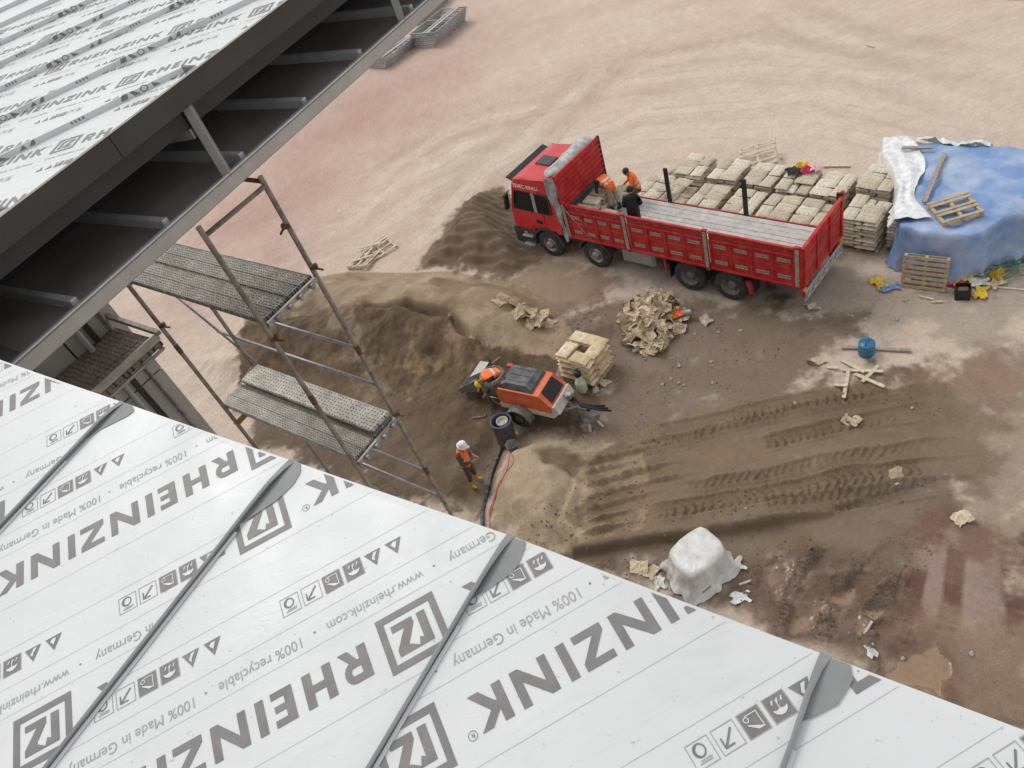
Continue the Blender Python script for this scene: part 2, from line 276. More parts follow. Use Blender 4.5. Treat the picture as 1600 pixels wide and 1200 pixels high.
    for k, Q in enumerate(YD['paths']):
        d, sd_, a, L = pdist(x + n1 * 1.2, y + n3 * 3, Q)
        for off in (-1.0, 1.0): lay(np.exp(-((sd_ - off) / .55) ** 2) * (d < 3) * sstep(0, 4, a) * sstep(L, L - 4, a) * (.48 + n2 * .9), (220, 203, 186) if k % 2 else (184, 162, 144))
        lay(np.exp(-((sd_) / .5) ** 2) * (d < 2) * sstep(0, 4, a) * sstep(L, L - 4, a) * .3, (186, 164, 147) if k % 2 else (220, 203, 186)); lay(sstep(.55, 1, np.sin(sd_ * 8.5 + n1 * 4)) * (d < 1.9) * sstep(0, 4, a) * sstep(L, L - 4, a) * (.22 + n2 * .7), (176, 154, 138))
    lay(P('dustpale', 3) * .3, (216, 200, 184))
    lay(P('damp', .9) * .8, (156, 137, 119), .2)
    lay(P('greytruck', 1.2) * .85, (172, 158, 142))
    lay(P('wet', .8) * .95, (128, 110, 92), .5)
    lay(P('wet', .8) * sstep(.0, .2, n2 + n1 * .5) * .7, (94, 77, 60), .7)
    lay(P('redmud2', .8) * .55, (132, 98, 80))
    lay(np.clip(inside * sstep(0, .6, d2) + sstep(-1.4, -.4, ins) * (d2 < 9) * inpoly(x, y, bankpoly), 0, 1) * .9, (172, 152, 124), 0.)
    lay(sstep(-.2, .2, n2 + n1) * inside * .5, (150, 128, 100))
    lay(P('pitfloor', .6) * .95, (98, 79, 57), .35); lay(P('pitfloor', .6) * sstep(.02, .2, n1 + n2 * .5) * .6, (118, 97, 72), .2)
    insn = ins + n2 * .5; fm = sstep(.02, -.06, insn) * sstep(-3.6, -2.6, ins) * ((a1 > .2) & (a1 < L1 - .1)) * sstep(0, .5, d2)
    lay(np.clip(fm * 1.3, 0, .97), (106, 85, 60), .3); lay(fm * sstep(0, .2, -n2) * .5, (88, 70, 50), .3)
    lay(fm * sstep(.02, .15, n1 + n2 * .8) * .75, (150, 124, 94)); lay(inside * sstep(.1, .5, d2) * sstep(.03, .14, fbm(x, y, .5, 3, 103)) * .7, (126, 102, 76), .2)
    lay(P('pitL', .4) * .8, (104, 84, 62), .3); lay(P('ridgepale', .35) * .75, (150, 130, 104), .1)
    lay(P('mudflow', .7) * .8, (140, 116, 92), .2); lay(P('mound', .35) * .95, (112, 93, 73), .2)
    lay(P('trackzone', .35) * .92, (136, 115, 91), .5); lay(P('trackzone', .6, -.2) * sstep(0, .18, n1 + n2 * .4) * .75, (120, 98, 74), .6)
    lay(tr * .30, (112, 92, 70), .5); lay(rid * .6, (152, 128, 99), .55); lay(lip * .75 * sstep(-.15, .05, n2), (170, 148, 118), .6)
    lay(P('oliv', .5) * .8, (134, 115, 84), .75)
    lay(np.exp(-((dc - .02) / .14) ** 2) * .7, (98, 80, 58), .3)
    lay(P('sandmound', .5) * .95, (186, 166, 137), .1); lay(P('darkhole', .2) * .8, (118, 96, 72), .2); lay(P('trench', .3) * .8, (120, 100, 78), .4)
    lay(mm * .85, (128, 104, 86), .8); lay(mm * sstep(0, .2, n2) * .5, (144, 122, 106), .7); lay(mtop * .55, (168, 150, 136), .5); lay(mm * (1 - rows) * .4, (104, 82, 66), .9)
    lay(P('redmud', .5) * .85, (126, 92, 76), .6); lay(P('redmud', .5) * sstep(0, .2, n2 + n1) * .6, (104, 72, 62), .7)
    lay(rtm * (.2 + n2 * .9), (112, 78, 66), .6); lay(P('pinkdry', .4) * (1 - rtm) * .85, (168, 146, 134), .3); lay(P('palewest', .4) * .6, (164, 142, 120), .3)
    speck = sstep(.1, .28, fbm(x, y, 3.2, 4, 91))
    for Q in YD['cement']: lay(sstep(-.45, .5, sdf(wx, wy, Q) + n2 * 1.5) * (.15 + .85 * speck) * .6, (178, 168, 156), .2)
    lay(pw * .5, (110, 90, 72), .8); lay(pm * .95, (146, 120, 95), 1.0)
    col = col * (1 + .22 * fbm(x, y, 2.8, 4, 95))[..., None] * (1 + .16 * near * fbm(x, y, 12, 2, 97))[..., None]
    wet = np.clip(wet * (1 + 1.2 * fbm(x, y, 1.3, 4, 99)), 0, 1); wet = np.maximum(wet, pm)
    return z, np.clip(col, 0, 1), wet
gz, gcol, gwet = ground_fields(gx, gy)
def gh(x, y):
    """height of the yard at a point"""
    i = min(max(np.searchsorted(GX, x), 1), len(GX) - 1); j = min(max(np.searchsorted(GY, y), 1), len(GY) - 1)
    return float(gz[j - 1:j + 1, i - 1:i + 1].mean())
def build_ground():
    ny, nx = gx.shape; me = bpy.data.meshes.new('ground')
    co = np.stack([gx, gy, gz], -1).reshape(-1, 3).astype(np.float32)
    idx = np.arange(nx * ny).reshape(ny, nx); q = np.stack([idx[:-1, :-1], idx[:-1, 1:], idx[1:, 1:], idx[1:, :-1]], -1).reshape(-1, 4)
    me.vertices.add(len(co)); me.vertices.foreach_set('co', co.ravel()); me.loops.add(q.size); me.loops.foreach_set('vertex_index', q.ravel().astype(np.int32))
    me.polygons.add(len(q)); me.polygons.foreach_set('loop_start', np.arange(0, q.size, 4, dtype=np.int32)); me.polygons.foreach_set('use_smooth', np.ones(len(q), bool)); me.update(calc_edges=True)
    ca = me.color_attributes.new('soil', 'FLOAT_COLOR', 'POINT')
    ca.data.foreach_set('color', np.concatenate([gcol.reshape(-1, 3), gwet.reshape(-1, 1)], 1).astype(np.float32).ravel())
    m = bpy.data.materials.new('soil'); m.use_nodes = True; t = m.node_tree; n = t.nodes; p = n['Principled BSDF']
    at = n.new('ShaderNodeVertexColor'); at.layer_name = 'soil'; tc = n.new('ShaderNodeTexCoord')
    def noise(sc, det=5, ro=.6):
        k = n.new('ShaderNodeTexNoise'); k.inputs['Scale'].default_value = sc; k.inputs['Detail'].default_value = det; k.inputs['Roughness'].default_value = ro; t.links.new(tc.outputs['Object'], k.inputs['Vector']); return k
    a, b, c = noise(11, 10, .75), noise(42, 4), noise(2.2, 6)
    mr = n.new('ShaderNodeMapRange'); mr.inputs['From Min'].default_value = .25; mr.inputs['From Max'].default_value = .75; mr.inputs['To Min'].default_value = .80; mr.inputs['To Max'].default_value = 1.17
    t.links.new(a.outputs['Fac'], mr.inputs['Value'])
    mx = n.new('ShaderNodeMix'); mx.data_type = 'RGBA'; mx.blend_type = 'MULTIPLY'; mx.inputs['Factor'].default_value = 1
    t.links.new(at.outputs['Color'], mx.inputs[6]); t.links.new(mr.outputs[0], mx.inputs[7])
    # small pale stones and crumbs
    vo = n.new('ShaderNodeTexVoronoi'); vo.inputs['Scale'].default_value = 7; vo.inputs['Randomness'].default_value = 1; t.links.new(tc.outputs['Object'], vo.inputs['Vector'])
    lt = n.new('ShaderNodeMath'); lt.operation = 'LESS_THAN'; lt.inputs[1].default_value = .085; t.links.new(vo.outputs['Distance'], lt.inputs[0])
    gt = n.new('ShaderNodeMath'); gt.operation = 'GREATER_THAN'; gt.inputs[1].default_value = .56; t.links.new(c.outputs['Fac'], gt.inputs[0])
    mu = n.new('ShaderNodeMath'); mu.operation = 'MULTIPLY'; t.links.new(lt.outputs[0], mu.inputs[0]); t.links.new(gt.outputs[0], mu.inputs[1])
    mx2 = n.new('ShaderNodeMix'); mx2.data_type = 'RGBA'; mx2.inputs[7].default_value = (.42, .38, .33, 1); t.links.new(mu.outputs[0], mx2.inputs['Factor']); t.links.new(mx.outputs[2], mx2.inputs[6])
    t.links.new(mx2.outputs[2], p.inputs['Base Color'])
    r_ = n.new('ShaderNodeMapRange'); r_.inputs['To Min'].default_value = .95; r_.inputs['To Max'].default_value = .07; t.links.new(at.outputs['Alpha'], r_.inputs['Value']); t.links.new(r_.outputs[0], p.inputs['Roughness'])
    p.inputs['Specular IOR Level'].default_value = .45
    inv = n.new('ShaderNodeMapRange'); inv.inputs['From Min'].default_value = .85; inv.inputs['From Max'].default_value = 1; inv.inputs['To Min'].default_value = .8; inv.inputs['To Max'].default_value = 0; t.links.new(at.outputs['Alpha'], inv.inputs['Value'])
    ad = n.new('ShaderNodeMath'); ad.operation = 'ADD'; t.links.new(a.outputs['Fac'], ad.inputs[0]); t.links.new(b.outputs['Fac'], ad.inputs[1])
    bu = n.new('ShaderNodeBump'); bu.inputs['Distance'].default_value = .05; t.links.new(inv.outputs[0], bu.inputs['Strength']); t.links.new(ad.outputs[0], bu.inputs['Height']); t.links.new(bu.outputs[0], p.inputs['Normal'])
    me.materials.append(m)
    o = link('ground', me); o['kind'] = 'structure'
build_ground()
# ------------------------------------------------------------------ materials of the buildings
def film_material():
    m = mat('film_white', (.63, .645, .64), .36, 0, .04, 1.6, .0, spec=.4); t = m.node_tree; n = t.nodes; p = n['Principled BSDF']
    src = p.inputs['Base Color'].links[0].from_socket; tc = n.new('ShaderNodeTexCoord')
    def nz(sc, det, ro, dist=0, st=(1, 1, 1)):
        mp = n.new('ShaderNodeMapping'); mp.inputs['Scale'].default_value = st; t.links.new(tc.outputs['Object'], mp.inputs[0])
        k = n.new('ShaderNodeTexNoise'); k.inputs['Scale'].default_value = sc; k.inputs['Detail'].default_value = det; k.inputs['Roughness'].default_value = ro; k.inputs['Distortion'].default_value = dist; t.links.new(mp.outputs[0], k.inputs['Vector']); return k.outputs['Fac']
    def ramp(v, a, b, c, d):
        k = n.new('ShaderNodeMapRange'); k.inputs['From Min'].default_value = a; k.inputs['From Max'].default_value = b; k.inputs['To Min'].default_value = c; k.inputs['To Max'].default_value = d; t.links.new(v, k.inputs['Value']); return k.outputs[0]
    def mul(a, b, f=1):
        k = n.new('ShaderNodeMix'); k.data_type = 'RGBA'; k.blend_type = 'MULTIPLY'; k.inputs['Factor'].default_value = f; t.links.new(a, k.inputs[6]); t.links.new(b, k.inputs[7]); return k.outputs[2]
    dirt = ramp(nz(5, 9, .72, .6), .54, .76, 1, .90); smear = ramp(nz(3.2, 6, .6, 1.5, (1, 3.5, 1)), .58, .72, 1, .955); speck = ramp(nz(75, 2, .5), .70, .76, 1, .72)
    t.links.new(mul(mul(mul(src, dirt), smear), speck), p.inputs['Base Color'])
    t.links.new(ramp(nz(4, 5, .6), .3, .7, .26, .5), p.inputs['Roughness'])
    b1 = n.new('ShaderNodeBump'); b1.inputs['Strength'].default_value = .13; b1.inputs['Distance'].default_value = .02; t.links.new(nz(2.4, 3, .5, .8), b1.inputs['Height'])
    b2 = n.new('ShaderNodeBump'); b2.inputs['Strength'].default_value = .05; b2.inputs['Distance'].default_value = .004; t.links.new(ramp(nz(7, 4, .6, 2.5, (1, 2.2, 1)), .47, .53, 0, 1), b2.inputs['Height']); t.links.new(b1.outputs[0], b2.inputs['Normal']); t.links.new(b2.outputs[0], p.inputs['Normal'])
    return m
m_film = film_material()
m_ink = mat('film_ink', (.20, .19, .185), .45, 0, .10, 30, spec=.3)
m_inkthin = mat('film_ink_line', (.36, .35, .345), .5, 0, .08, 30, spec=.3)
m_zinc = mat('bare_zinc', (.235, .24, .24), .6, .15, .10, 9, .05, 60, spec=.3)
m_zdark = mat('seam_shadow_side', (.25, .255, .255), .5, .45, .1, 9)
m_steel = mat('galvanised_steel', (.30, .31, .31), .42, .6, .08, 8, .03, 80, col2=(.34, .345, .34))
m_fascia = mat('dark_fascia_metal', (.05, .05, .047), .5, .3, .12, 3)
m_void = mat('black_void', (.04, .038, .04), .8, 0, .3, 4)  # near-black colour stands in for shade under the eave and inside the slots
m_ply = mat('film_faced_plywood', (.30, .26, .24), .6, 0, .2, 3, col2=(.37, .32, .295))
m_sheet = mat('grey_sheet_metal', (.30, .305, .30), .5, .4, .10, 4)
m_clad = mat('grey_wall_cladding', (.42, .42, .39), .55, .25, .08, 2.5)
m_tube3 = mat('bright_edge_steel', (.55, .56, .56), .4, .3)
m_black = mat('black_rubber', (.018, .018, .019), .7, 0, .2, 20)

# ------------------------------------------------------------------ printed protective film (units: film lengths, scaled later)
PX_, PU_, DS_ = .6156, .318, -.168              # repeat along the text, repeat across, shift per row block
def font_mesh(txt):
    cu = bpy.data.curves.new('t', 'FONT'); cu.body = txt; cu.size = 1; cu.resolution_u = 3
    o = bpy.data.objects.new('t', cu); C.objects.link(o); bpy.context.view_layer.update()
    me = bpy.data.meshes.new_from_object(o.evaluated_get(bpy.context.evaluated_depsgraph_get()))
    v = [(p.co.x, p.co.y) for p in me.vertices]; f = [list(p.vertices) for p in me.polygons]
    bpy.data.objects.remove(o); bpy.data.curves.remove(cu); bpy.data.meshes.remove(me)
    x0 = min(a for a, b in v); x1 = max(a for a, b in v)
    return [((a - x0) / (x1 - x0), b) for a, b in v], f, x1 - x0
TXT = {k: font_mesh(k) for k in ('100% Made in Germany', 'www.rheinzink.com', '100% recyclable', 'R')}
def rect(x0, y0, x1, y1): return [(x0, y0), (x1, y0), (x1, y1), (x0, y1)]
def ring(cx, cy, r0, r1, n=16): return [[(cx + r0 * math.cos(a), cy + r0 * math.sin(a)), (cx + r1 * math.cos(a), cy + r1 * math.sin(a)), (cx + r1 * math.cos(b), cy + r1 * math.sin(b)), (cx + r0 * math.cos(b), cy + r0 * math.sin(b))] for k in range(n) for a, b in [(2 * math.pi * k / n, 2 * math.pi * (k + 1) / n)]]
def frame(x0, y0, x1, y1, w): return [rect(x0, y0, x1, y0 + w), rect(x0, y1 - w, x1, y1), rect(x0, y0 + w, x0 + w, y1 - w), rect(x1 - w, y0 + w, x1, y1 - w)]
def disc(cx, cy, r, n=12): return [(cx + r * math.cos(2 * math.pi * k / n), cy + r * math.sin(2 * math.pi * k / n)) for k in range(n)]
def big_letters():
    """R H E I N Z I N K as heavy capitals; x from the logo's first edge, y 0..1 over the cap height .0515"""
    out = []; w = .0135; h = 1.0; q = .27
    L = lambda x0, poly: out.append((x0, [(x0 + a, b) for a, b in poly]))
    x = .1168                                                                  # R
    L(x, rect(0, 0, w, 1)); L(x, rect(w, .78, .026, 1)); L(x, rect(w, .36, .026, .56))
    arc = [(.026 + .014 * math.sin(t), .68 + .32 * math.cos(t)) for t in np.linspace(0, math.pi, 9)]; arci = [(.026 + .0035 * math.sin(t), .67 + .11 * math.cos(t)) for t in np.linspace(0, math.pi, 9)]
    for i in range(8): L(x, [arc[i], arc[i + 1], arci[i + 1], arci[i]])
    L(x, [(.017, .36), (.030, .36), (.0435, 0), (.028, 0)])
    x = .1722; L(x, rect(0, 0, w, 1)); L(x, rect(.0317, 0, .0452, 1)); L(x, rect(w, .40, .0317, .62))          # H
    x = .2336; L(x, rect(0, 0, w, 1)); [L(x, rect(w, a, b, c)) for a, b, c in ((0, .033, .2), (.41, .030, .6), (.8, .032, 1))]      # E
    x = .2777; L(x, rect(0, 0, .0131, 1))                                                                      # I
    N_ = lambda x: (L(x, rect(0, 0, .0125, .999)), L(x, rect(.0415, 0, .054, 1)), L(x, [(.0125, 1), (.0125, .63), (.0415, 0), (.0415, .37)]))
    N_(.3055)
    x = .3727; L(x, rect(0, .79, .0435, 1)); L(x, rect(0, 0, .044, .21)); L(x, [(.0, .21), (.016, .21), (.0435, .79), (.0275, .79)])   # Z
    x = .4276; L(x, rect(0, 0, .0131, 1)); N_(.4569)
    x = .5248; L(x, rect(0, 0, w, 1)); L(x, [(w, .42), (w, .66), (.031, 1), (.047, 1), (.0255, .58), (.049, 0), (.033, 0), (.0165, .40)])  # K
    return [('printed_letter', round(min(a for a, b in p) * 0 + own, 4), [(a, -.084 + b * .0515) for a, b in p]) for own, p in out]
BIG = big_letters()
def film_unit():
    """one repeat of the print: ink polygons, fine lines, white overlays. x: reading direction, y: up the letters; y = 0 on the line above RHEINZINK"""
    big = list(BIG); ink = []; thin = []; white = []
    ink += frame(0, -.1025, .0936, -.0154, .0105)
    # monogram in the frame
    o = lambda pts: [(.0936 * a, -.1025 + .0871 * b) for a, b in pts]
    ink += [o([(.22, .22), (.36, .22), (.36, .78), (.22, .78)]), o([(.36, .78), (.36, .66), (.42, .62), (.47, .78)]), o([(.42, .78), (.80, .78), (.80, .66), (.58, .66)]), o([(.62, .66), (.80, .66), (.60, .34), (.44, .34)]), o([(.44, .22), (.80, .22), (.80, .34), (.44, .34)])]
    big += [('printed_logo', 0, p) for p in ink]; ink = []
    ink += ring(.5845, -.037, .0058, .0066, 14)
    v, f, w = TXT['R']; ink += [[(.582 + v[i][0] * .005, -.040 + v[i][1] * .0085) for i in q] for q in f]; big += [('printed_mark', .58, p) for p in ink]; ink = []
    for txt, x0, x1 in (('100% recyclable', .2032, .3357), ('100% Made in Germany', .375, .573), ('www.rheinzink.com', .0015, .1605)):
        v, f, w = TXT[txt]; s_ = (x1 - x0) / w
        thin += [('t', [(x0 + v[i][0] * (x1 - x0), -.142 + v[i][1] * s_ * 1.12) for i in q]) for q in f]
    for x in (.1806, .3559, .598): big.append(('printed_dot', x, disc(x, -.138, .0017, 8)))
    for yy in (0, -.116, -.165, -.233): thin.append(('l', rect(0, yy - .00022, PX_, yy + .00022)))
    for x00 in (.2201, .2201 + PX_ / 2):
        for k in range(6):                                              # circle, arrow, sheet, umbrella, two triangles
            cx = x00 - .016 - .0358 * k; cy = -.2015; a = .0155
            B = lambda pts, k=1: [(cx + p * a, cy + q * a) for p, q in pts]
            if k < 4: thin += [('i', p) for p in frame(cx - a, cy - a, cx + a, cy + a, .0011)]
            if k == 0:
                ink += [B(p) for p in ring(.1, -.25, .42, .55, 14)]; ink.append(B([(.1, .2), (.45, .1), (.6, -.25), (.45, -.6), (.1, -.7), (.35, -.45), (.4, -.2), (.3, .05)]))
                thin += [('i', B(rect(-.6, .42, .4, .5))), ('i', B(rect(-.55, .58, .55, .68)))]
            if k == 1: ink += [B([(-.62, -.5), (-.5, -.62), (.5, .42), (.38, .54)]), B(rect(-.25, .5, .62, .64)), B(rect(.48, -.2, .62, .5))]
            if k == 2:
                ink.append(B(rect(-.9, -.9, .9, .9))); white += [B(rect(-.62, -.66, -.54, .62)), B(rect(-.54, -.66, .4, -.58)), B([(-.54, .62), (-.1, .62), (.55, .1), (.55, 0), (-.54, .54)])] + [B(p) for p in ring(.45, -.35, .16, .24, 10)]
            if k == 3:
                ink.append(B(rect(-.9, -.9, .9, .9))); white.append(B([(-.65, .1), (-.5, .42), (-.15, .62), (.2, .6), (.5, .4), (.65, .1), (.3, .2), (0, .1), (-.3, .2)])); white += [B(rect(-.04, -.55, .04, .1))] + [B([(d, -.62), (d + .14, -.62), (d + .3, -.3), (d + .16, -.3)]) for d in (-.65, -.25, .2)]
            big += [('printed_icon', round(cx, 3), p) for p in ink]; ink = []
            if k > 3:
                ink.append(B([(-.9, -.8), (.9, -.8), (0, .85)])); white += [B([(-.35, -.5), (.1, -.55), (.35, -.3), (0, .2), (-.15, -.1)])] if k == 5 else [B([(-.5, -.6), (-.1, -.6), (.25, 0), (.0, .3), (-.1, -.1)])]
            big += [('printed_icon', round(cx, 3), p) for p in ink]; ink = []
    return big, thin, white
INK, THIN, WHITE = film_unit()
def film_print(parent, O, X, Y, N, scale, x0, u0, xr, ur, clips, lift=.0009):
    """lay the print on the plane O + X*x + Y*u (N normal), rows phased by x0, u0, clipped by planes (co, no: outside removed)"""
    sets = {'film_fine_print': (m_inkthin, lift * .8, []), 'film_print_light': (m_film, lift * 1.9, [])}; gly = {}
    k0 = math.floor((ur[0] - u0) / PU_) - 1; k1 = math.ceil((ur[1] - u0) / PU_) + 2
    for k in range(k0, k1):
        uu = u0 + k * PU_
        if uu < ur[0] - .05 or uu - .26 > ur[1]: continue
        xx = (x0 + k * DS_); j0 = math.floor((xr[0] - xx) / PX_) - 1; j1 = math.ceil((xr[1] - xx) / PX_) + 1
        for j in range(j0, j1):
            bx = xx + j * PX_
            if bx + PX_ < xr[0] or bx > xr[1]: continue
            for nm_, id_, p in INK: gly.setdefault((nm_, k, j, id_), []).append([(bx + a, uu + b) for a, b in p])
            sets['film_fine_print'][2].extend([(bx + a, uu + b) for a, b in p] for _, p in THIN)
            sets['film_print_light'][2].extend([(bx + a, uu + b) for a, b in p] for p in WHITE)
    for nm, (mt, lf, polys) in list(sets.items()) + [(g_[0], (m_ink, lift, pp)) for g_, pp in gly.items()]:
        cen = O + (X * polys[0][0][0] + Y * polys[0][0][1]) * scale
        if nm.startswith('printed') and any((cen - co).dot(no) > .16 for co, no in clips): continue
        bm = bmesh.new()
        for p in polys:
            vv = [bm.verts.new(O + (X * a + Y * b) * scale + N * lf) for a, b in p]
            try: bm.faces.new(vv)
            except ValueError: pass
        for co, no in clips:
            bmesh.ops.bisect_plane(bm, geom=bm.verts[:] + bm.edges[:] + bm.faces[:], plane_co=co, plane_no=no, clear_outer=True, dist=1e-6)
        bmesh.ops.recalc_face_normals(bm, faces=bm.faces)
        for fc in bm.faces:
            if fc.normal.dot(N) < 0: fc.normal_flip()
        me = bpy.data.meshes.new(nm); bm.to_mesh(me); bm.free(); me.materials.append(mt)
        if len(me.polygons):
            o = link(nm, me, parent)
            if not nm.startswith('printed'): o['kind'] = 'stuff'

# ------------------------------------------------------------------ near roof (the one the photograph is taken from)
HR = 1.3
CO = V((0, 0, HC))
Nn = V((-.00846, -.12206, .99249)).normalized(); Sd = V((.73549, .67168, .08888)); Sd = (Sd - Nn * Sd.dot(Nn)).normalized(); Ed = Sd.cross(Nn)
Td = V((.98848, .14896, .02674)); Td = (Td - Nn * Td.dot(Nn)).normalized(); Ud = Td.cross(Nn)
RO = CO - Nn * HR
def rp(p, a, l=0): return RO + Ed * (p * HR) + Sd * (a * HR) + Nn * l
EAVE = [(-3.6, .105), (-1.834, .2226), (-1.02, .2845), (-.49, .3262), (-.049, .347), (.166, .358), (2.4, .470)]
def eave(p):
    for (p0, a0), (p1, a1) in zip(EAVE[:-1], EAVE[1:]):
        if p <= p1: return a0 + (a1 - a0) * (p - p0) / (p1 - p0)
    return EAVE[-1][1]
near = thing('near_building', 'building in the foreground with white film covered standing seam metal roof', 'building', (-1.2, -1.5, 0))
def child(o): o.parent = near; o.matrix_parent_inverse = Matrix.Translation((1.2, 1.5, 0)); return o
seams = [-2.75, -2.30, -1.853, -1.400, -.9365, -.4945, -.0461, .403, .852, 1.30]
phase = {2: (.35, -1.56), 3: (.3732, -1.415), 4: (.2577, -.945), 5: (.1439, -.471), 6: (.1983, -.3235), 7: (-.3583, -.16)}
BACK = -2.6
for i in range(len(seams) - 1):
    p0, p1 = seams[i], seams[i + 1]; b = MB(); ps = [p0 + (p1 - p0) * k / 8 for k in range(9)]
    dish = lambda k: -.0025 * math.sin(math.pi * k / 8)
    vv = [rp(p, eave(p), dish(k)) for k, p in enumerate(ps)] + [rp(p, eave(p) - .012) for k, p in enumerate(ps)] + [rp(p, BACK) for p in ps] + [rp(p, eave(p) - .004, -.045) for p in ps]
    f = [[k, k + 1, 10 + k, 9 + k] for k in range(8)] + [[9 + k, 10 + k, 19 + k, 18 + k] for k in range(8)] + [[27 + k, 28 + k, k + 1, k] for k in range(8)]
    b.add(vv, f, 0, False); pan = child(b.build('roof_pan', m_film))
    if 1 <= i <= 7:
        x0, u0 = phase[i + 1] if i + 1 in phase else (.2, -1.7)
        cl = [(rp(p0, 0), -Ed), (rp(p1, 0), Ed), (rp(0, -.75), -Sd)]
        for (q0, a0), (q1, a1) in zip(EAVE[:-1], EAVE[1:]):
            if q1 > p0 and q0 < p1 :
                d = (rp(q1, a1) - rp(q0, a0)).normalized(); cl.append((rp(q0, a0 - .004), d.cross(Nn) * (1 if d.cross(Nn).dot(Sd) > 0 else -1)))
        cs = [rp(p, a) - RO for p in (p0, p1) for a in (-.75, max(eave(p0), eave(p1)))]
        xs = [-c.dot(Td) / HR for c in cs]; us = [c.dot(Ud) / HR for c in cs]
        film_print(pan, RO, -Td, Ud, Nn, HR, x0, u0, (min(xs), max(xs)), (min(us), max(us)), cl)
    # standing seam: folded rib that is pressed flat towards the eave
    e = eave(p1); b = MB(); sec = []
    for a, hgt, lean in ((BACK, .021, 0), (e - .20, .021, 0), (e - .11, .022, .0005), (e - .055, .021, .0015), (e - .022, .013, .004), (e + .001, .003, .008)):
        wob = .0008 * math.sin(a * 40 + i); hgt *= .62
        sec.append([rp(p1 - .0025 + wob, a, 0), rp(p1 - .0024 + wob, a, hgt * .97), rp(p1 - .0006 + wob + lean, a, hgt), rp(p1 + .0030 + wob + lean, a, hgt * .93), rp(p1 + .0030 + wob + lean, a, hgt * .62), rp(p1 + .0008 + wob, a, hgt * .55), rp(p1 + .0018 + wob, a, 0)])
    n = len(sec[0])
    b.add([v for s_ in sec for v in s_], [[k * n + j, k * n + j + 1, (k + 1) * n + j + 1, (k + 1) * n + j] for k in range(len(sec) - 1) for j in range(n - 1)])
    b.add([v for v in sec[-1]], [list(range(n))])
    child(b.build('standing_seam', m_zinc))
    # film folded up against the seam on its right side
    if i < 8:
        b = MB(); lim = e - .15 if i not in (5,) else e - .12
        b.grid(24, 1, lambda s_, t: rp(p1 + .0034 + (1 - t) * .0055 + .0006 * math.sin(s_ * 60 + i), BACK + (lim - BACK) * s_,   .0016 + t * .0022 + .0006 * t * math.sin(s_ * 83 + i)))
        child(b.build('film_edge', m_film))
patches = {-1.400: [(-1.3975, .2618), (-1.3639, .2647), (-1.3487, .2502), (-1.3525, .2355), (-1.3858, .1884), (-1.3955, .155)],
           -.9365: [(-.9335, .2919), (-.9100, .2946), (-.8990, .2779), (-.8953, .2555), (-.9019, .2196), (-.9220, .178), (-.9335, .1556)],
           -.4945: [(-.4915, .3239), (-.4650, .3272), (-.4609, .3156), (-.4564, .2872), (-.460, .2726), (-.482, .2332), (-.4915, .2162)],
           -.0461: [(-.0431, .3470), (-.0130, .3485), (-.0056, .3317), (-.0128, .2975), (-.0334, .27), (-.0431, .2600)]}
for p, poly in patches.items():
    b = MB(); n = len(poly); b.add([rp(a, min(c, eave(a) - .001), .0019) for a, c in poly], [list(range(n))])
    child(b.build('bare_metal_patch', m_zinc))
    # the cut film curls up along the patch
    b = MB(); pts = [V(rp(a, min(c, eave(a) - .002), .002)) for a, c in poly[1:]]
    for k in range(len(pts) - 1):
        b.add([pts[k], pts[k + 1], pts[k + 1] + Nn * .0016, pts[k] + Nn * .0016], [[0, 1, 2, 3]])
    child(b.build('film_edge', m_film))
b = MB()                                             # deck, verge and the wall far below, set back under the roof
dk = [rp(-2.7, BACK), rp(1.28, BACK), rp(1.28, eave(1.28) - .03), rp(-2.7, eave(-2.7) - .03)]
b.add([v - Nn * .05 for v in dk] + [v - Nn * .16 for v in dk], [[0, 1, 2, 3], [7, 6, 5, 4], [0, 4, 5, 1], [1, 5, 6, 2], [2, 6, 7, 3], [3, 7, 4, 0]])
child(b.build('roof_deck', m_fascia))
wq = [rp(-2.6, -2.5), rp(1.2, -2.5), rp(1.2, .02), rp(-2.6, -.2)]
b = MB(); b.add([V((v.x, v.y, v.z - .165)) for v in wq] + [V((v.x, v.y, -.3)) for v in wq], [[0, 1, 5, 4], [1, 2, 6, 5], [2, 3, 7, 6], [3, 0, 4, 7], [0, 3, 2, 1]])
child(b.build('wall', m_clad))

# ------------------------------------------------------------------ left roof with fascia, open gutter frame and wall below
Ev = V((.7195, .693, .038)).normalized(); Bh = V((-.694, .720, 0)).normalized()
LQ = CO + V((-1.544, 3.047, -.978)); Nl = V((-.03066, -.02296, .99927)).normalized(); 
Ev = (Ev - Nl * Ev.dot(Nl)).normalized(); Bl = (Nl.cross(Ev)).normalized()
az = R(81.1); D2 = V((math.sin(az), math.cos(az), 0)); D2 = (D2 - Nl * D2.dot(Nl)).normalized(); Dp = Nl.cross(D2).normalized()
left = thing('left_building', 'building at upper left with film covered metal roof, dark fascia and open steel eave frame', 'building', (-8, 8, 0))
def lchild(o): o.parent = left; o.matrix_parent_inverse = Matrix.Translation((8, -8, 0)); return o
pw = .597; cosE = Ev.dot(D2); sinE = abs(Ev.dot(Dp))
tz = R(108.5); Tl = V((math.sin(tz), math.cos(tz), 0)); Tl = (Tl - Nl * Tl.dot(Nl)).normalized(); Ul = Nl.cross(Tl)
FAR = 9.0
stepE = pw / sinE
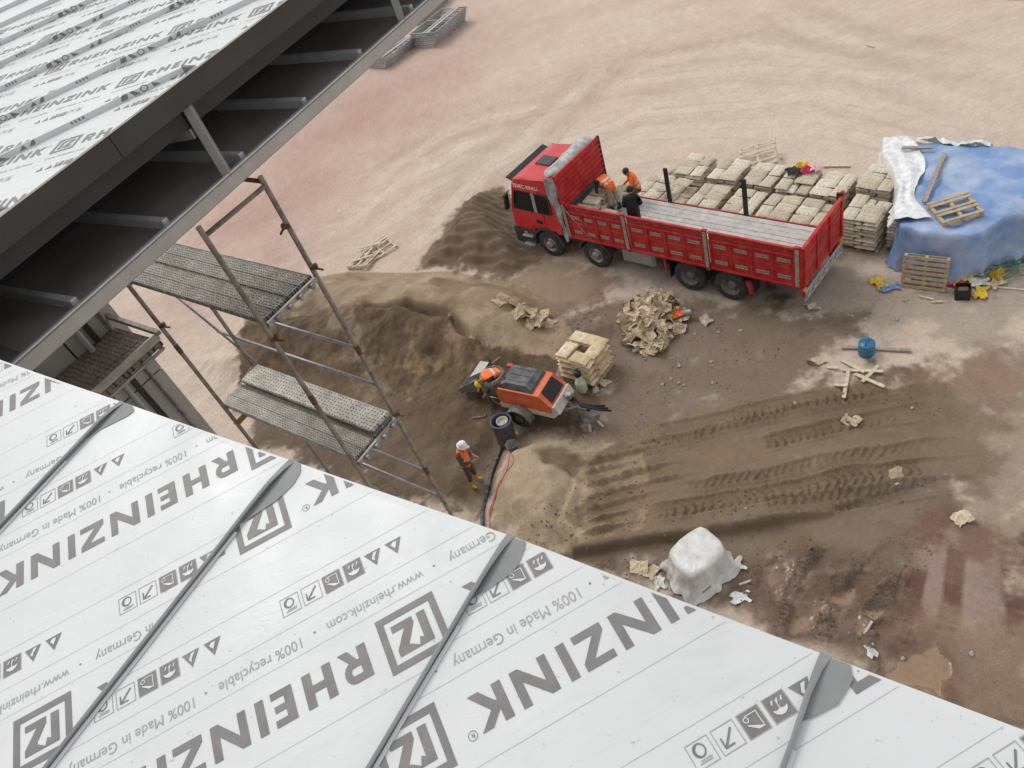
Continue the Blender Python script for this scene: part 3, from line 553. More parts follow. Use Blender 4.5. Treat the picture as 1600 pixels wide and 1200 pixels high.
for i in range(-3, 9):
    e0 = LQ + Ev * (i * stepE); e1 = LQ + Ev * ((i + 1) * stepE); b = MB()
    q = [e0, e1, e1 - D2 * FAR, e0 - D2 * FAR]; b.add(q + [e0 - Nl * .007, e1 - Nl * .007], [[0, 1, 2, 3], [4, 5, 1, 0]])
    pan = lchild(b.build('roof_pan', m_film))
    if -1 <= i <= 5:
        cs = [v - LQ for v in (e0, e1, e1 - D2 * 5.2, e0 - D2 * 5.2)]
        xs = [c.dot(Tl) / HR for c in cs]; us = [c.dot(Ul) / HR for c in cs]
        cl = [(e0, -Dp if (e1 - e0).dot(Dp) > 0 else Dp), (e1, Dp if (e1 - e0).dot(Dp) > 0 else -Dp), (LQ + Bl * .004, -Bl), (LQ - D2 * 5.2 + Ev * i * stepE, -D2)]
        # the word starts about 0.8 film lengths in from the seam end
        R0 = CO + V((0, 0, 0)); ph = (.21 * i + .13) % PX_
        film_print(pan, LQ, Tl, Ul, Nl, HR, ph, .10 + .317 * .36 * i, (min(xs), max(xs)), (min(us), max(us)), cl, .0012)
    # upstanding seam with the film left on its side, stopping short of the eave
    b = MB(); a0 = e0 - D2 * FAR; hh = .030
    b.add([a0, e0 - D2 * .06, e0 - D2 * .06 + Nl * hh * .8, a0 + Nl * hh], [[0, 1, 2, 3]])
    b.add([a0 + Nl * hh + Dp * .007, e0 - D2 * .06 + Nl * hh * .8 + Dp * .007, e0 - D2 * .06 + Dp * .007, a0 + Dp * .007], [[0, 1, 2, 3]])
    b.add([a0 + Nl * hh, e0 - D2 * .06 + Nl * hh * .8, e0 - D2 * .06 + Nl * hh * .8 + Dp * .007, a0 + Nl * hh + Dp * .007], [[0, 1, 2, 3]])
    sm_ = lchild(b.build('standing_seam', m_film))
    b = MB(); b.add([e0 - D2 * .06 + Nl * hh * .8, e0 + Nl * .004, e0 - D2 * .06, e0 + Dp * .012 + Nl * .004, e0 - D2 * .06 + Dp * .012 + Nl * .03], [[0, 1, 2], [0, 4, 3, 1]]); lchild(b.build('seam_end', m_zinc))
    # print on the upright side: pieces of dark letters
    if -1 <= i <= 6:
        b = MB(); side = -Dp if Dp.dot(CO - e0) < 0 else Dp
        off = (Dp * -.0012); rr = random.Random(40 + i); s0 = .22 + .1 * (i % 3)
        def bit(s, pts):
            b.add([e0 - D2 * (s - p * .02) + Nl * (.004 + q * .022) + off for p, q in pts], [list(range(len(pts)))])
        s_ = s0
        while s_ < 4.2:
            bit(s_, [(-2.2, 0), (-.6, 0), (-.2, 1), (-1.6, 1)]); bit(s_, [(.3, 1), (1.1, 1), (2.3, 0), (1.0, 0)])
            for p in ring(3.6, .5, .7, .95, 10): bit(s_, [(a * 1.0, (c - .5) * .7 + .5) for a, c in p])
            bit(s_, [(5.6, 0), (7.3, 0), (5.6, .9)])
            for q_ in range(4): bit(s_ + .28, [(q_ * .9, .25), (q_ * .9 + .45, .25), (q_ * .9 + .45, .75), (q_ * .9, .75)])
            bit(s_ + .5, [(-1.5, 0), (.2, 0), (-.2, .8)]); bit(s_ + .5, [(.8, 0), (2, .9), (2.6, .9), (2.2, 0)])
            s_ += .74
        b.build('film_print', m_ink, sm_)['kind'] = 'stuff'
A0, A1 = -2.6, 6.5                                     # extent along the eave
def le(t, back=0, down=0): return LQ + Ev * t + Bh * back - V((0, 0, down))
def lbar(nm, t0, b0, d0, t1, b1, d1, w, h, m, bev=0):
    b = MB(); b.beam(le(t0, b0, d0), le(t1, b1, d1), w, h, bev=bev); return lchild(b.build(nm, m))
def lslab(nm, t0, t1, b0, b1, d0, d1, m):
    b = MB(); P = [le(t, bb, dd) for t in (t0, t1) for bb in (b0, b1) for dd in (d0, d1)]
    b.add(P, [(0, 1, 3, 2), (4, 6, 7, 5), (0, 4, 5, 1), (2, 3, 7, 6), (0, 2, 6, 4), (1, 5, 7, 3)]); return lchild(b.build(nm, m))
for t0, t1 in ((-2.6, .50), (.504, 3.1), (3.104, 6.5)): lslab('fascia', t0, t1, .003, .03, .006, .112, m_fascia)
lslab('fascia_lower', A0, A1, .05, .08, .10, .20, mat('dark_blue_fascia', (.025, .027, .03), .5, .2, .2, 5))
lslab('soffit', A0, A1, .081, 1.0, .115, .13, m_void)
BD = .505                                            # gutter beam below the eave
b = MB(); b.box((0, 0, 0), (1, 1, 1)); 
lbar('gutter_beam', A0, .040, BD, A1, .040, BD, .056, .070, mat('pale_beam_steel', (.40, .405, .40), .45, .4, .08, 8), .006)
lslab('beam_lip', A0, A1, .006, .020, BD - .048, BD - .0405, m_tube3)
lslab('gutter_floor', -.295, A1, .072, .93, BD + .02, BD + .034, m_ply)
lslab('gutter_floor', A0, -.30, .072, .93, BD + .02, BD + .034, m_sheet)
lslab('gutter_back', A0, A1, .932, .96, .135, BD + .04, m_void)
lslab('wall_plate', A0, A1, .84, .93, BD - .012, BD + .018, m_void)
for k, t in enumerate((-1.04, -.52, .0, .55, 1.08, 1.58, 2.08, 2.60, 3.1, 3.6, 4.3)):
    lbar('purlin', t - .02, .072, BD - .03, t - .10, .925, BD - .055, .035, .05, m_tube3, .004)
    b = MB(); b.tube([le(t + .10, .86, BD - .015), le(t + .10, .855, BD - .045)], .011, 7); lchild(b.build('bolt', mat('zinc_bolt', (.6, .6, .58), .4, .6)))
for t in (.91, 2.42, 3.95): lbar('strut', t, .034, .10, t, .034, BD - .034, .045, .045, m_sheet, .004)
lbar('stub_beam', .89, .05, .23, .66, .62, .20, .05, .05, m_steel, .004)
# wall of vertical cladding panels far below the gutter
WB = 8.55; wa = lambda a, bb, z: V((.694 * bb * -1 + .720 * a, .720 * bb + .694 * a, HC + z))
core = [(2.74, 8.70), (-6, 8.70), (-6, 16), (2.74, 16)]
b = MB(); b.prism(core, -HC - .3, -1.60, lambda x, y, h: wa(x, y, h)); lchild(b.build('wall_core', m_fascia))
xs = [2.80, 2.13, 1.69, 1.05, .41, -.23, -.87, -1.5]
for k in range(len(xs) - 1):
    for z0, z1 in ((-HC, -11.9), (-11.88, -8.4), (-8.38, -5.0), (-4.98, -1.75)):
        b = MB(); P = [(xs[k + 1] + .012, 8.55), (xs[k] - .012, 8.55), (xs[k] - .012, 8.68), (xs[k + 1] + .012, 8.68)]; b.prism(P, z0, z1, wa); lchild(b.build('wall_panel', m_clad))
    if k in (0, 1, 2, 3, 4):
        b = MB(); xx = xs[k + 1] if k else 2.42
        b.prism([(xx - .03, 8.50), (xx + .03, 8.50), (xx + .03, 8.55), (xx - .03, 8.55)], -HC, -1.75, wa); pr = lchild(b.build('slotted_profile', m_fascia))
        b = MB()
        for z in np.arange(-6.6, -2.4, .055): b.box(wa(xx + .004, 8.497, z), (.014, .014, .030), Matrix.Rotation(R(44), 3, 'Z'))
        o = b.build('slot', m_void); o.parent = pr; o['kind'] = 'stuff'
b = MB(); b.tube([wa(2.28, 8.44, -HC), wa(2.28, 8.44, -1.8)], .035, 10); lchild(b.build('downpipe', m_steel))
# ------------------------------------------------------------------ scaffolds
m_tube = mat('scaffold_tube', (.25, .225, .195), .6, .3, .22, 9, .08, 60, col2=(.36, .335, .30))
m_tube2 = mat('scaffold_tube_pale', (.34, .345, .345), .45, .5, .2, 9, col2=(.42, .42, .41))
m_rust = mat('rusty_clamp', (.14, .085, .055), .8, .2, .4, 30)
def deckmat(name, c0, c1, sx, sy, thr, rough=.7):
    m = bpy.data.materials.new(name); m.use_nodes = True; t = m.node_tree; n = t.nodes; p = n['Principled BSDF']
    tc = n.new('ShaderNodeTexCoord'); mp = n.new('ShaderNodeMapping'); mp.inputs['Scale'].default_value = (sx, sy, 1); t.links.new(tc.outputs['Object'], mp.inputs[0])
    vo = n.new('ShaderNodeTexVoronoi'); vo.inputs['Scale'].default_value = 1; vo.inputs['Randomness'].default_value = .35; vo.voronoi_dimensions = '2D'; t.links.new(mp.outputs[0], vo.inputs['Vector'])
    no = n.new('ShaderNodeTexNoise'); no.inputs['Scale'].default_value = 5; no.inputs['Detail'].default_value = 6; t.links.new(tc.outputs['Object'], no.inputs['Vector'])
    mr = n.new('ShaderNodeMapRange'); mr.inputs['From Min'].default_value = thr; mr.inputs['From Max'].default_value = thr + .12; t.links.new(vo.outputs['Distance'], mr.inputs['Value'])
    r_ = n.new('ShaderNodeMix'); r_.data_type = 'RGBA'; r_.inputs[6].default_value = (*c0, 1); r_.inputs[7].default_value = (*c1, 1); t.links.new(mr.outputs[0], r_.inputs['Factor'])
    mu = n.new('ShaderNodeMix'); mu.data_type = 'RGBA'; mu.blend_type = 'MULTIPLY'; mu.inputs['Factor'].default_value = 1; k = n.new('ShaderNodeMapRange'); k.inputs['From Min'].default_value = .3; k.inputs['From Max'].default_value = .7; k.inputs['To Min'].default_value = .72; k.inputs['To Max'].default_value = 1.2
    t.links.new(no.outputs['Fac'], k.inputs['Value']); t.links.new(r_.outputs[2], mu.inputs[6]); t.links.new(k.outputs[0], mu.inputs[7]); t.links.new(mu.outputs[2], p.inputs['Base Color'])
    bu = n.new('ShaderNodeBump'); bu.inputs['Distance'].default_value = .008; bu.inputs['Strength'].default_value = .8; t.links.new(mr.outputs[0], bu.inputs['Height']); t.links.new(bu.outputs[0], p.inputs['Normal'])
    p.inputs['Roughness'].default_value = rough; p.inputs['Metallic'].default_value = .25
    return m
m_deck = deckmat('embossed_deck', (.07, .066, .057), (.37, .355, .31), 27, 31, .21)
m_deck2 = deckmat('fine_embossed_deck', (.10, .095, .083), (.50, .475, .42), 32, 34, .18)
m_plank = deckmat('perforated_plank', (.09, .084, .074), (.60, .56, .49), 20, 23, .13)
m_deckL = deckmat('dirty_deck', (.055, .047, .038), (.24, .21, .17), 17, 26, .2)
sA, sB = V((-1.855, 5.84, 0)), V((-1.33, 6.33, 0)); sdir = V((-.655, .755, 0)).normalized(); swid = (sB - sA).normalized()
sC, sD = sA + sdir * 2.36, sB + sdir * 2.62
sc = thing('scaffold', 'rusty tube scaffold bay with two perforated decks beside the left eave', 'scaffold', (-2.4, 7.2, 0))
def scp(o): o.parent = sc; o.matrix_parent_inverse = Matrix.Translation((2.4, -7.2, 0)); return o
Z = lambda v, z: V((v.x, v.y, HC + z))
def stube(nm, p, q, r=.0241, m=m_tube, n=12):
    b = MB(); b.tube([p, q], r, n); return scp(b.build(nm, m))
zg = lambda v: gh(v.x, v.y) - HC + .02
for v, top in ((sA, -2.53), (sB, -2.53), (sC, -2.62), (sD, -2.62)):
    b = MB(); b.tube([Z(v, zg(v)), Z(v, top)], .0245, 12, cap=False); b.tube([Z(v, zg(v)), Z(v, top - .001)], .0205, 12)
    po = scp(b.build('post', m_tube))
    b = MB(); b.box(Z(v, zg(v) + .0), (.15, .15, .012)); b.build('base_plate', m_rust, po)
    for z in (-4.55, -6.55, -8.55, -10.55, -12.55):
        b = MB(); b.tube([Z(v, z + .06), Z(v, z - .06)], .029, 12); b.build('coupler', m_rust, po)
stube('transom', Z(sA, -2.62), Z(sB, -2.62), .021, m_tube); stube('transom', Z(sC, -2.70), Z(sD, -2.70), .021)
for z in (-3.62, -5.60, -7.6, -9.6, -11.6, -13.6):
    stube('transom', Z(sA, z), Z(sB, z), .022); stube('transom', Z(sC, z), Z(sD, z), .022)
for z in (-2.62 - .95, -4.45, -6.3):
    pass
for a, c in ((sA, sC), (sB, sD)):
    for z in ((-7.62, -9.62, -11.62) if a is sA else (-4.53, -5.08, -6.58, -7.10, -8.55, -9.1, -10.6, -12.6)): stube('ledger' if a is sA else 'guard_rail', Z(a, z), Z(c + (c - a) * (.12 if a is sB else 0), z), .019, m_tube2)
stube('diagonal_brace', Z(sD + sdir * 1.2, -4.2), Z(sD + (sB - sD) * .06, -5.5), .0165, m_tube2)
stube('diagonal_brace', Z(sA, -7.6), Z(sC, -9.5), .0165, m_tube2)
b = MB(); b.tube([Z(sB, -2.58), Z(sB + V((-.30, .26, 0)), -2.54), V(le(1.0, -.0, BD + .03)) * 0 + Z(sB + V((-.9, .75, 0)), -2.50)], .02, 8); scp(b.build('wall_tie', m_rust))
for v, z, d in ((sB, -3.02, -1), (sB, -3.50, 1), (sA, -3.75, 1), (sC, -4.2, 1), (sD, -4.3, -1), (sB, -5.55, 1)):
    b = MB(); b.tube([Z(v, z), Z(v + V((.06 * d, -.03, 0)), z - .02), Z(v + V((.09 * d, -.02, 0)), z - .05)], .011, 7); b.box(Z(v + V((.02 * d, 0, 0)), z), (.075, .06, .05), bev=.01); scp(b.build('clamp', m_rust))
def deckboard(nm, off, w, z, l0, l1, m, parentf, O=sA, X=sdir, Y=swid, th=.05, rib=True):
    """board along X, offset across Y; object frame aligned with the board so that the embossing follows it"""
    b = MB(); L = l1 - l0
    b.box((L / 2, 0, -th / 2), (L, w, th), bev=.006)
    o = parentf(b.build(nm, m)); Rm = basis(X, X.cross(V((0, 0, -1))) * -1, V((0, 0, 1))).to_4x4(); 
    Yv = V((0, 0, 1)).cross(X); Rm = basis(X, Yv, V((0, 0, 1))).to_4x4(); Rm.translation = Z(O + X * l0 + Y * off, z); o.matrix_basis = Rm
    if rib:
        for q in (-w / 2 + .012, 0, w / 2 - .012):
            k = MB(); k.box((L / 2, q, .003), (L - .01, .008, .008)); k.build('rib', m_tube, o)
    for xx in (.03, L - .03):
        k = MB(); k.box((xx, 0, -th - .004), (.035, w * .94, .008)); k.build('end_hook', m_tube2, o)
    return o
deckboard('deck_board', .19, .325, -3.565, .03, 2.45, m_deck, scp); deckboard('deck_board', .525, .325, -3.565, .03, 2.45, m_deck, scp)
deckboard('deck_board', .19, .325, -5.545, .03, 2.45, m_deck2, scp); deckboard('deck_board', .525, .325, -5.545, .03, 2.45, m_deck2, scp)
deckboard('plank', .535, .30, -5.47, .03, 2.40, m_plank, scp, th=.045, rib=False)
for z in (-3.60, -5.58):
    b = MB(); b.beam(Z(sA + swid * .03 - sdir * .02, z), Z(sB - swid * .03 - sdir * .02, z), .03, .05); scp(b.build('deck_end_rail', m_tube2))
    for q in (.14, .3, .44, .6):
        b = MB(); b.box(Z(sA + swid * q - sdir * .06, z - .01), (.05, .04, .05), Matrix.Rotation(R(45), 3, 'Z'), bev=.008); scp(b.build('deck_hook', m_tube2))
b = MB(); b.box(Z(sC + swid * .1 - sdir * .1 , -5.78), (.10, .30, .012), Matrix.Rotation(R(-43), 3, 'Z')); scp(b.build('timber_piece', mat('orange_wood', (.36, .19, .08), .8)))
# second scaffold along the wall
sw = thing('scaffold', 'dark dirty scaffold platform hugging the grey clad wall at left', 'scaffold', (-4.6, 7.0, 0))
def swp(o): o.parent = sw; o.matrix_parent_inverse = Matrix.Translation((4.6, -7.0, 0)); return o
aX = V((-.720, -.694, 0)); aY = V((-.694, .720, 0)); O2 = V((-3.34, 7.33, 0))
for k in range(3): deckboard('deck_board', .17 + .315 * k, .305, -4.20, .02, 2.5, m_deckL, swp, O=O2, X=aX, Y=aY, th=.06, rib=False)
b = MB(); b.beam(Z(O2 + aY * 1.0, -4.05), Z(O2 - aY * .02, -4.10), .05, .05); swp(b.build('end_bar', m_tube))
b = MB(); b.beam(Z(O2 + aY * .02 + aX * .01, -4.14), Z(O2 + aY * .02 + aX * 2.5, -4.14), .02, .09); swp(b.build('toe_edge', m_tube2))
for q, w_ in ((.06, .92), (2.46, .0), (2.46, .92)):
    v = O2 + aX * q + aY * w_
    b = MB(); b.tube([Z(v, zg(v)), Z(v, -4.15 if w_ == 0 else -3.3)], .024, 10); swp(b.build('post', m_tube))
for z in (-4.28, -6.3, -8.3, -10.3, -12.3):
    for w_ in (0, .92):
        b = MB(); b.tube([Z(O2 + aX * .06 + aY * w_, z), Z(O2 + aX * 2.46 + aY * w_, z)], .02, 8); swp(b.build('ledger', m_tube2))
    for q in (.06, 2.46):
        b = MB(); b.tube([Z(O2 + aX * q, z), Z(O2 + aX * q + aY * .92, z)], .02, 8); swp(b.build('transom', m_tube))

# ------------------------------------------------------------------ the lorry
m_red = mat('lorry_red', (.52, .016, .018), .46, 0, .18, 3.2, .05, 24, col2=(.54, .09, .08), split=(.42, .85), spec=.35, detail=9)
m_redd = mat('lorry_red_worn', (.30, .018, .018), .55, 0, .3, 7, .05, 40, col2=(.42, .05, .045))
m_cab = mat('cab_red', (.58, .014, .022), .30, 0, .06, 2.2, col2=(.60, .06, .06), split=(.4, .85), spec=.6, detail=9)
m_glass = mat('dark_glass', (.008, .009, .010), .25, 0, .1, 3, spec=.25)
m_plastic = mat('grey_black_plastic', (.045, .045, .048), .6, 0, .2, 12)
m_tyre = mat('tyre_rubber', (.028, .027, .026), .85, 0, .35, 9, col2=(.06, .055, .05))
m_rim = mat('steel_rim', (.30, .29, .28), .5, .5, .25, 10, col2=(.42, .41, .39))
m_rimd = mat('dusty_rim', (.17, .155, .145), .7, .2, .3, 10)
m_floor = mat('bed_planks', (.42, .40, .365), .7, 0, .10, 5, .05, 50, col2=(.52, .50, .465))
m_woodold = mat('old_grey_wood', (.31, .26, .205), .85, 0, .25, 14, .1, 60, col2=(.41, .35, .285))
m_tarp = mat('grey_tarpaulin', (.28, .29, .28), .45, 0, .2, 4, .3, 10, col2=(.50, .50, .475), bdist=.05)
m_blk = mat('black_steel', (.022, .022, .024), .55, .2, .3, 15)
TX, TY, TH = 2.94, 22.093, -.9425
tz0 = np.mean([gh(TX + l * math.cos(TH) - y * math.sin(TH), TY + l * math.sin(TH) + y * math.cos(TH)) for l in (0, 1.94, 5.4, 6.8) for y in (.15, 2.3)])
lorry = thing('lorry', 'red four axle lorry with open dropside bed, parked beside the cement stacks', 'lorry', (TX, TY, tz0), TH)
def tp(l, y, z=0): return V((TX + l * math.cos(TH) - y * math.sin(TH), TY + l * math.sin(TH) + y * math.cos(TH), z + tz0))
def LP(nm, b, m, par=None): return b.build(nm, m, par or lorry)
XF, XR, ZB, ZT, ZH, ZF = 1.02, 8.95, 1.12, 2.41, 3.34, 1.27
# cab: side profile extruded across, with rounded edges
prof = [(-1.40, .55), (-1.42, 1.25), (-1.36, 1.75), (-1.12, 2.72), (-.98, 2.92), (-.6, 3.04), (.62, 3.04), (.74, 2.95), (.78, 2.6), (.78, 1.05), (.55, 1.02), (.50, 1.12), (-.48, 1.12), (-.56, .9), (-.60, .55)]
b = MB(); n = len(prof); cx_ = -.3; cz = 1.8
rows = []
for y, k in ((.06, .965), (.12, 1.0), (2.36, 1.0), (2.42, .965)): rows.append([(cx_ + (x - cx_) * k, y + (.10 * max(0, z - 1.7) / 1.3 if y < 1 else -.10 * max(0, z - 1.7) / 1.3), cz + (z - cz) * k) for x, z in prof])
b.add([p for r_ in rows for p in r_], [[k * n + i, k * n + (i + 1) % n, (k + 1) * n + (i + 1) % n, (k + 1) * n + i] for k in range(3) for i in range(n)] + [list(range(n)), list(range(3 * n, 4 * n))][:2], 0, False)
cab = LP('cab', b, m_cab)
yn = lambda z: .06 + .10 * max(0, z - 1.7) / 1.3          # near side skin
def skin(nm, pts, m, t=.012, par=None, side=0):
    b = MB(); q = [(x, yn(z) - t, z) for x, z in pts]; i_ = [(x, yn(z) + .02, z) for x, z in pts]; k = len(pts)
    if side: q = [(x, 2.48 - y, z) for x, y, z in q]; i_ = [(x, 2.48 - y, z) for x, y, z in i_]
    b.add(q + i_, [list(range(k)), list(range(k, 2 * k))[::-1]] + [[i, (i + 1) % k, k + (i + 1) % k, k + i] for i in range(k)]); return b.build(nm, m, par or cab)
dr = skin('door', [(-1.22, 1.10), (-1.28, 1.72), (-1.02, 2.62), (.02, 2.62), (.05, 1.72), (.05, 1.13), (-.42, 1.13)], m_cab, .010)
skin('side_window', [(-1.18, 1.84), (-1.01, 2.50), (-.30, 2.52), (-.26, 1.80)], m_glass, .016)
skin('window_pillar', [(-.285, 1.80), (-.30, 2.52), (-.17, 2.52), (-.15, 1.80)], m_woodold, .017)
skin('rear_side_window', [(-.14, 1.80), (-.16, 2.50), (.30, 2.46), (.40, 2.34), (.40, 1.86), (.34, 1.80)], m_glass, .016)
skin('window_seal', [(-1.22, 1.80), (-1.03, 2.54), (.34, 2.52), (.45, 2.38), (.45, 1.80), (.38, 1.755)], m_plastic, .0125)
skin('door_handle', [(-.30, 1.40), (-.28, 1.50), (-.06, 1.50), (-.02, 1.40), (-.1, 1.36)], m_blk, .03, dr)
skin('side_window', [(-1.18, 1.84), (-1.01, 2.50), (-.30, 2.52), (-.26, 1.80)], m_glass, .016, side=1)
b = MB(); b.add([(-1.395, .22, 1.72), (-1.395, 2.26, 1.72), (-1.13, 2.20, 2.70), (-1.13, .28, 2.70)], [[0, 1, 2, 3]]); LP('windscreen', b, m_glass, cab)
b = MB(); b.box((-1.16, 1.24, 2.86), (.30, 2.1, .05), Matrix.Rotation(R(20), 3, 'Y'), bev=.01); LP('sun_visor', b, m_blk, cab)
b = MB(); b.box((-.26, 1.22, 3.06), (.62, .52, .05), bev=.015); LP('roof_hatch', b, m_plastic, cab)
b = MB(); b.tube([(-.95, .14, 2.94), (.6, .14, 3.05)], .016, 6); b.tube([(-.95, 2.34, 2.94), (.6, 2.34, 3.05)], .016, 6); LP('roof_rail', b, m_cab, cab)
for s_ in (0, 1):
    b = MB(); yy = -.10 if not s_ else 2.58
    b.box((-1.30, yy, 2.15), (.12, .20, .62), Matrix.Rotation(R(10), 3, 'Y'), bev=.03); b.tube([(-1.22, .1 if not s_ else 2.38, 2.5), (-1.28, yy, 2.42)], .018, 6); LP('mirror', b, m_blk, cab)
b = MB(); b.prism([(-1.50, .38), (-1.52, .95), (-1.40, 1.05), (-.62, 1.02), (-.62, .38)], .05, 2.43, lambda x, z, y: (x, y, z)); LP('bumper', b, m_plastic, cab)
b = MB(); b.box((-1.46, 1.24, 1.35), (.10, 1.9, .5), bev=.03); LP('grille', b, m_blk, cab)
for y in (.35, 2.13):
    b = MB(); b.box((-1.53, y, .78), (.05, .42, .2), bev=.02); LP('headlight', b, mat('lamp_lens', (.7, .7, .68), .15), cab)
for z, x in ((.42, -.86), (.78, -.84)):
    b = MB(); b.box((x, .03, z), (.46, .22, .05), bev=.012); LP('step', b, m_sheet, cab)
b = MB(); b.box((-.92, .0, .90), (.12, .02, .05), bev=.006); LP('side_marker', b, mat('amber_lens', (.75, .25, .02), .3), cab)
def arch(cx, r0, r1, y0, y1, a0=0, a1=180, m=m_plastic):
    b = MB(); A = [R(a) for a in np.linspace(a0, a1, 13)]
    out = [(cx + r1 * math.cos(a), .52 + r1 * math.sin(a)) for a in A] + [(cx + r0 * math.cos(a), .52 + r0 * math.sin(a)) for a in A[::-1]]
    n = len(out); vv = [(x, y0, z) for x, z in out] + [(x, y1, z) for x, z in out]; k = 13
    b.add(vv, [[i, i + 1, n + i + 1, n + i] for i in range(n - 1)] + [[i, i + 1, n - 2 - i, n - 1 - i] for i in range(k - 1)] + [[n + i, n + i + 1, 2 * n - 2 - i, 2 * n - 1 - i] for i in range(k - 1)]); LP('mudguard', b, m)
for y0, y1 in ((.02, .42), (2.06, 2.46)): arch(0, .60, .70, y0, y1, 0, 180); arch(1.94, .60, .66, y0, y1, 10, 170)
def wheel(l, y0, twin, near_side):
    c = V((l, y0, .52)); ax = V((0, -1 if near_side else 1, 0)); t = thing; b = MB(); wd = .30 if not twin else .58
    pr = [(.30, -wd), (.44, -wd), (.505, -wd + .03), (.52, -wd + .07), (.52, -.07), (.505, -.03), (.44, .0), (.30, -.0)]
    if twin: pr = [(.30, -wd), (.44, -wd), (.505, -wd + .03), (.52, -wd + .06), (.52, -.36), (.49, -.32), (.42, -.30), (.42, -.27), (.49, -.25), (.52, -.21), (.52, -.06), (.505, -.03), (.44, 0), (.30, 0)]
    b.lathe(pr, c, ax, 36); ty = LP('wheel', b, m_tyre)
    b = MB()                                                   # tread blocks
    for k in range(40):
        a = 2 * math.pi * k / 40
        b.box(c + V((math.cos(a) * .519, 0, math.sin(a) * .519)) - ax * (.12 if k % 2 else .2), (.035, .09, .02), Matrix.Rotation(-a + math.pi / 2, 3, 'Y'))
    o = LP('tread', b, m_tyre, ty); o['kind'] = 'stuff'
    b = MB()
    if not twin: b.lathe([(.30, -.02), (.285, -.03), (.27, -.10), (.20, -.12), (.17, -.03), (.135, -.0), (.13, .05), (.10, .07), (.0, .075)], c, ax, 28)
    else: b.lathe([(.31, -.01), (.30, -.01), (.285, -.05), (.27, -.14), (.16, -.17), (.14, -.17), (.13, -.08), (.09, -.06), (0, -.06)], c, ax, 28)
    rim = LP('rim', b, m_rim if not twin else m_rimd, ty)
    b = MB()
    for k in range(10):
        a = 2 * math.pi * k / 10; rr_ = .165 if not twin else .20
        p = c + V((math.cos(a) * rr_, 0, math.sin(a) * rr_)) + ax * (-.03 if not twin else -.17); b.tube([p, p + ax * .045], .016, 6)
    LP('wheel_nut', b, m_blk if not twin else m_rimd, ty)
for l, tw in ((0, 0), (1.94, 0), (5.407, 1), (6.767, 1)):
    wheel(l, .06, tw, True); wheel(l, 2.42, tw, False)
    b = MB(); b.tube([(l, .4, .52), (l, 2.1, .52)], .09, 10); LP('axle', b, m_blk)
for y in (.82, 1.62):
    b = MB(); b.box((3.7, y, .92), (10.2, .09, .26)); LP('chassis_rail', b, m_blk)
b = MB(); b.box((3.55, .42, .72), (1.25, .55, .55), bev=.08); LP('fuel_tank', b, m_sheet)
b = MB(); b.box((3.3, 2.05, .75), (.9, .55, .5), bev=.05); LP('battery_box', b, m_blk)
b = MB(); b.box((4.4, .36, .8), (.3, .3, .5), bev=.1); LP('air_tank', b, m_blk)
for l in (4.75, 7.42):
    b = MB(); b.box((l, .33, .62), (.015, .52, .62)); LP('mud_flap', b, m_black)
b = MB(); b.prism([(7.28, .9), (7.45, .9), (7.52, .45), (7.40, .45)], .02, .1, lambda x, z, y: (x, y, z)); LP('mudguard_stay', b, m_redd)
b = MB(); b.prism([(4.62, 1.1), (4.68, 1.1), (4.68, .55), (4.62, .55)], .02, .06, lambda x, z, y: (x, y, z)); LP('mudguard_stay', b, m_redd)
# bed
b = MB(); b.box(((XF + XR) / 2, 1.25, ZF - .14), (XR - XF - .05, 2.40, .16)); LP('bed_frame', b, m_blk)
npl = 11
for k in range(npl):
    y0 = .09 + k * (2.34 / npl); b = MB(); b.box(((XF + XR) / 2 + .02, y0 + 1.17 / npl, ZF - .03 + .003 * (k % 3)), (XR - XF - .08, 2.34 / npl - .012, .05), bev=.006); LP('bed_plank', b, m_floor)
# headboard: ribbed red sheet, dark lower part
b = MB(); nr = 7; z0 = 2.12; pts = [(0, z0)]
for k in range(nr):
    za = z0 + (ZH - z0) * (k / nr); dz = (ZH - z0) / nr; pts += [(0, za + dz * .30), (.045, za + dz * .42), (.045, za + dz * .78), (0, za + dz * .90)]
pts += [(0, ZH)]
b.add([(XF + x, .06, z) for x, z in pts] + [(XF + x, 2.44, z) for x, z in pts], [[i, i + 1, len(pts) + i + 1, len(pts) + i] for i in range(len(pts) - 1)])
b.add([(XF - .035, .06, ZB), (XF - .035, 2.44, ZB), (XF - .035, 2.44, ZH), (XF - .035, .06, ZH)], [[0, 1, 2, 3]]); b.box((XF - .017, 1.25, ZH + .01), (.07, 2.44, .03)); LP('headboard', b, m_red)
b = MB(); pts = [(0, ZF)]
for k in range(5):
    za = ZF + .85 * k / 5; pts += [(0, za + .05), (.035, za + .07), (.035, za + .13), (0, za + .15)]
pts += [(0, 2.12)]
b.add([(XF + .003 + x, .06, z) for x, z in pts] + [(XF + .003 + x, 2.44, z) for x, z in pts], [[i, i + 1, len(pts) + i + 1, len(pts) + i] for i in range(len(pts) - 1)]); LP('headboard_lower', b, mat('dark_grey_paint', (.07, .072, .08), .6, .1, .25, 8))
for y in (.03, 2.47):
    b = MB(); b.box((XF, y, (ZB + ZH) / 2 + .02), (.09, .07, ZH - ZB + .04), bev=.01); LP('headboard_post', b, m_red if y < 1 else m_blk)
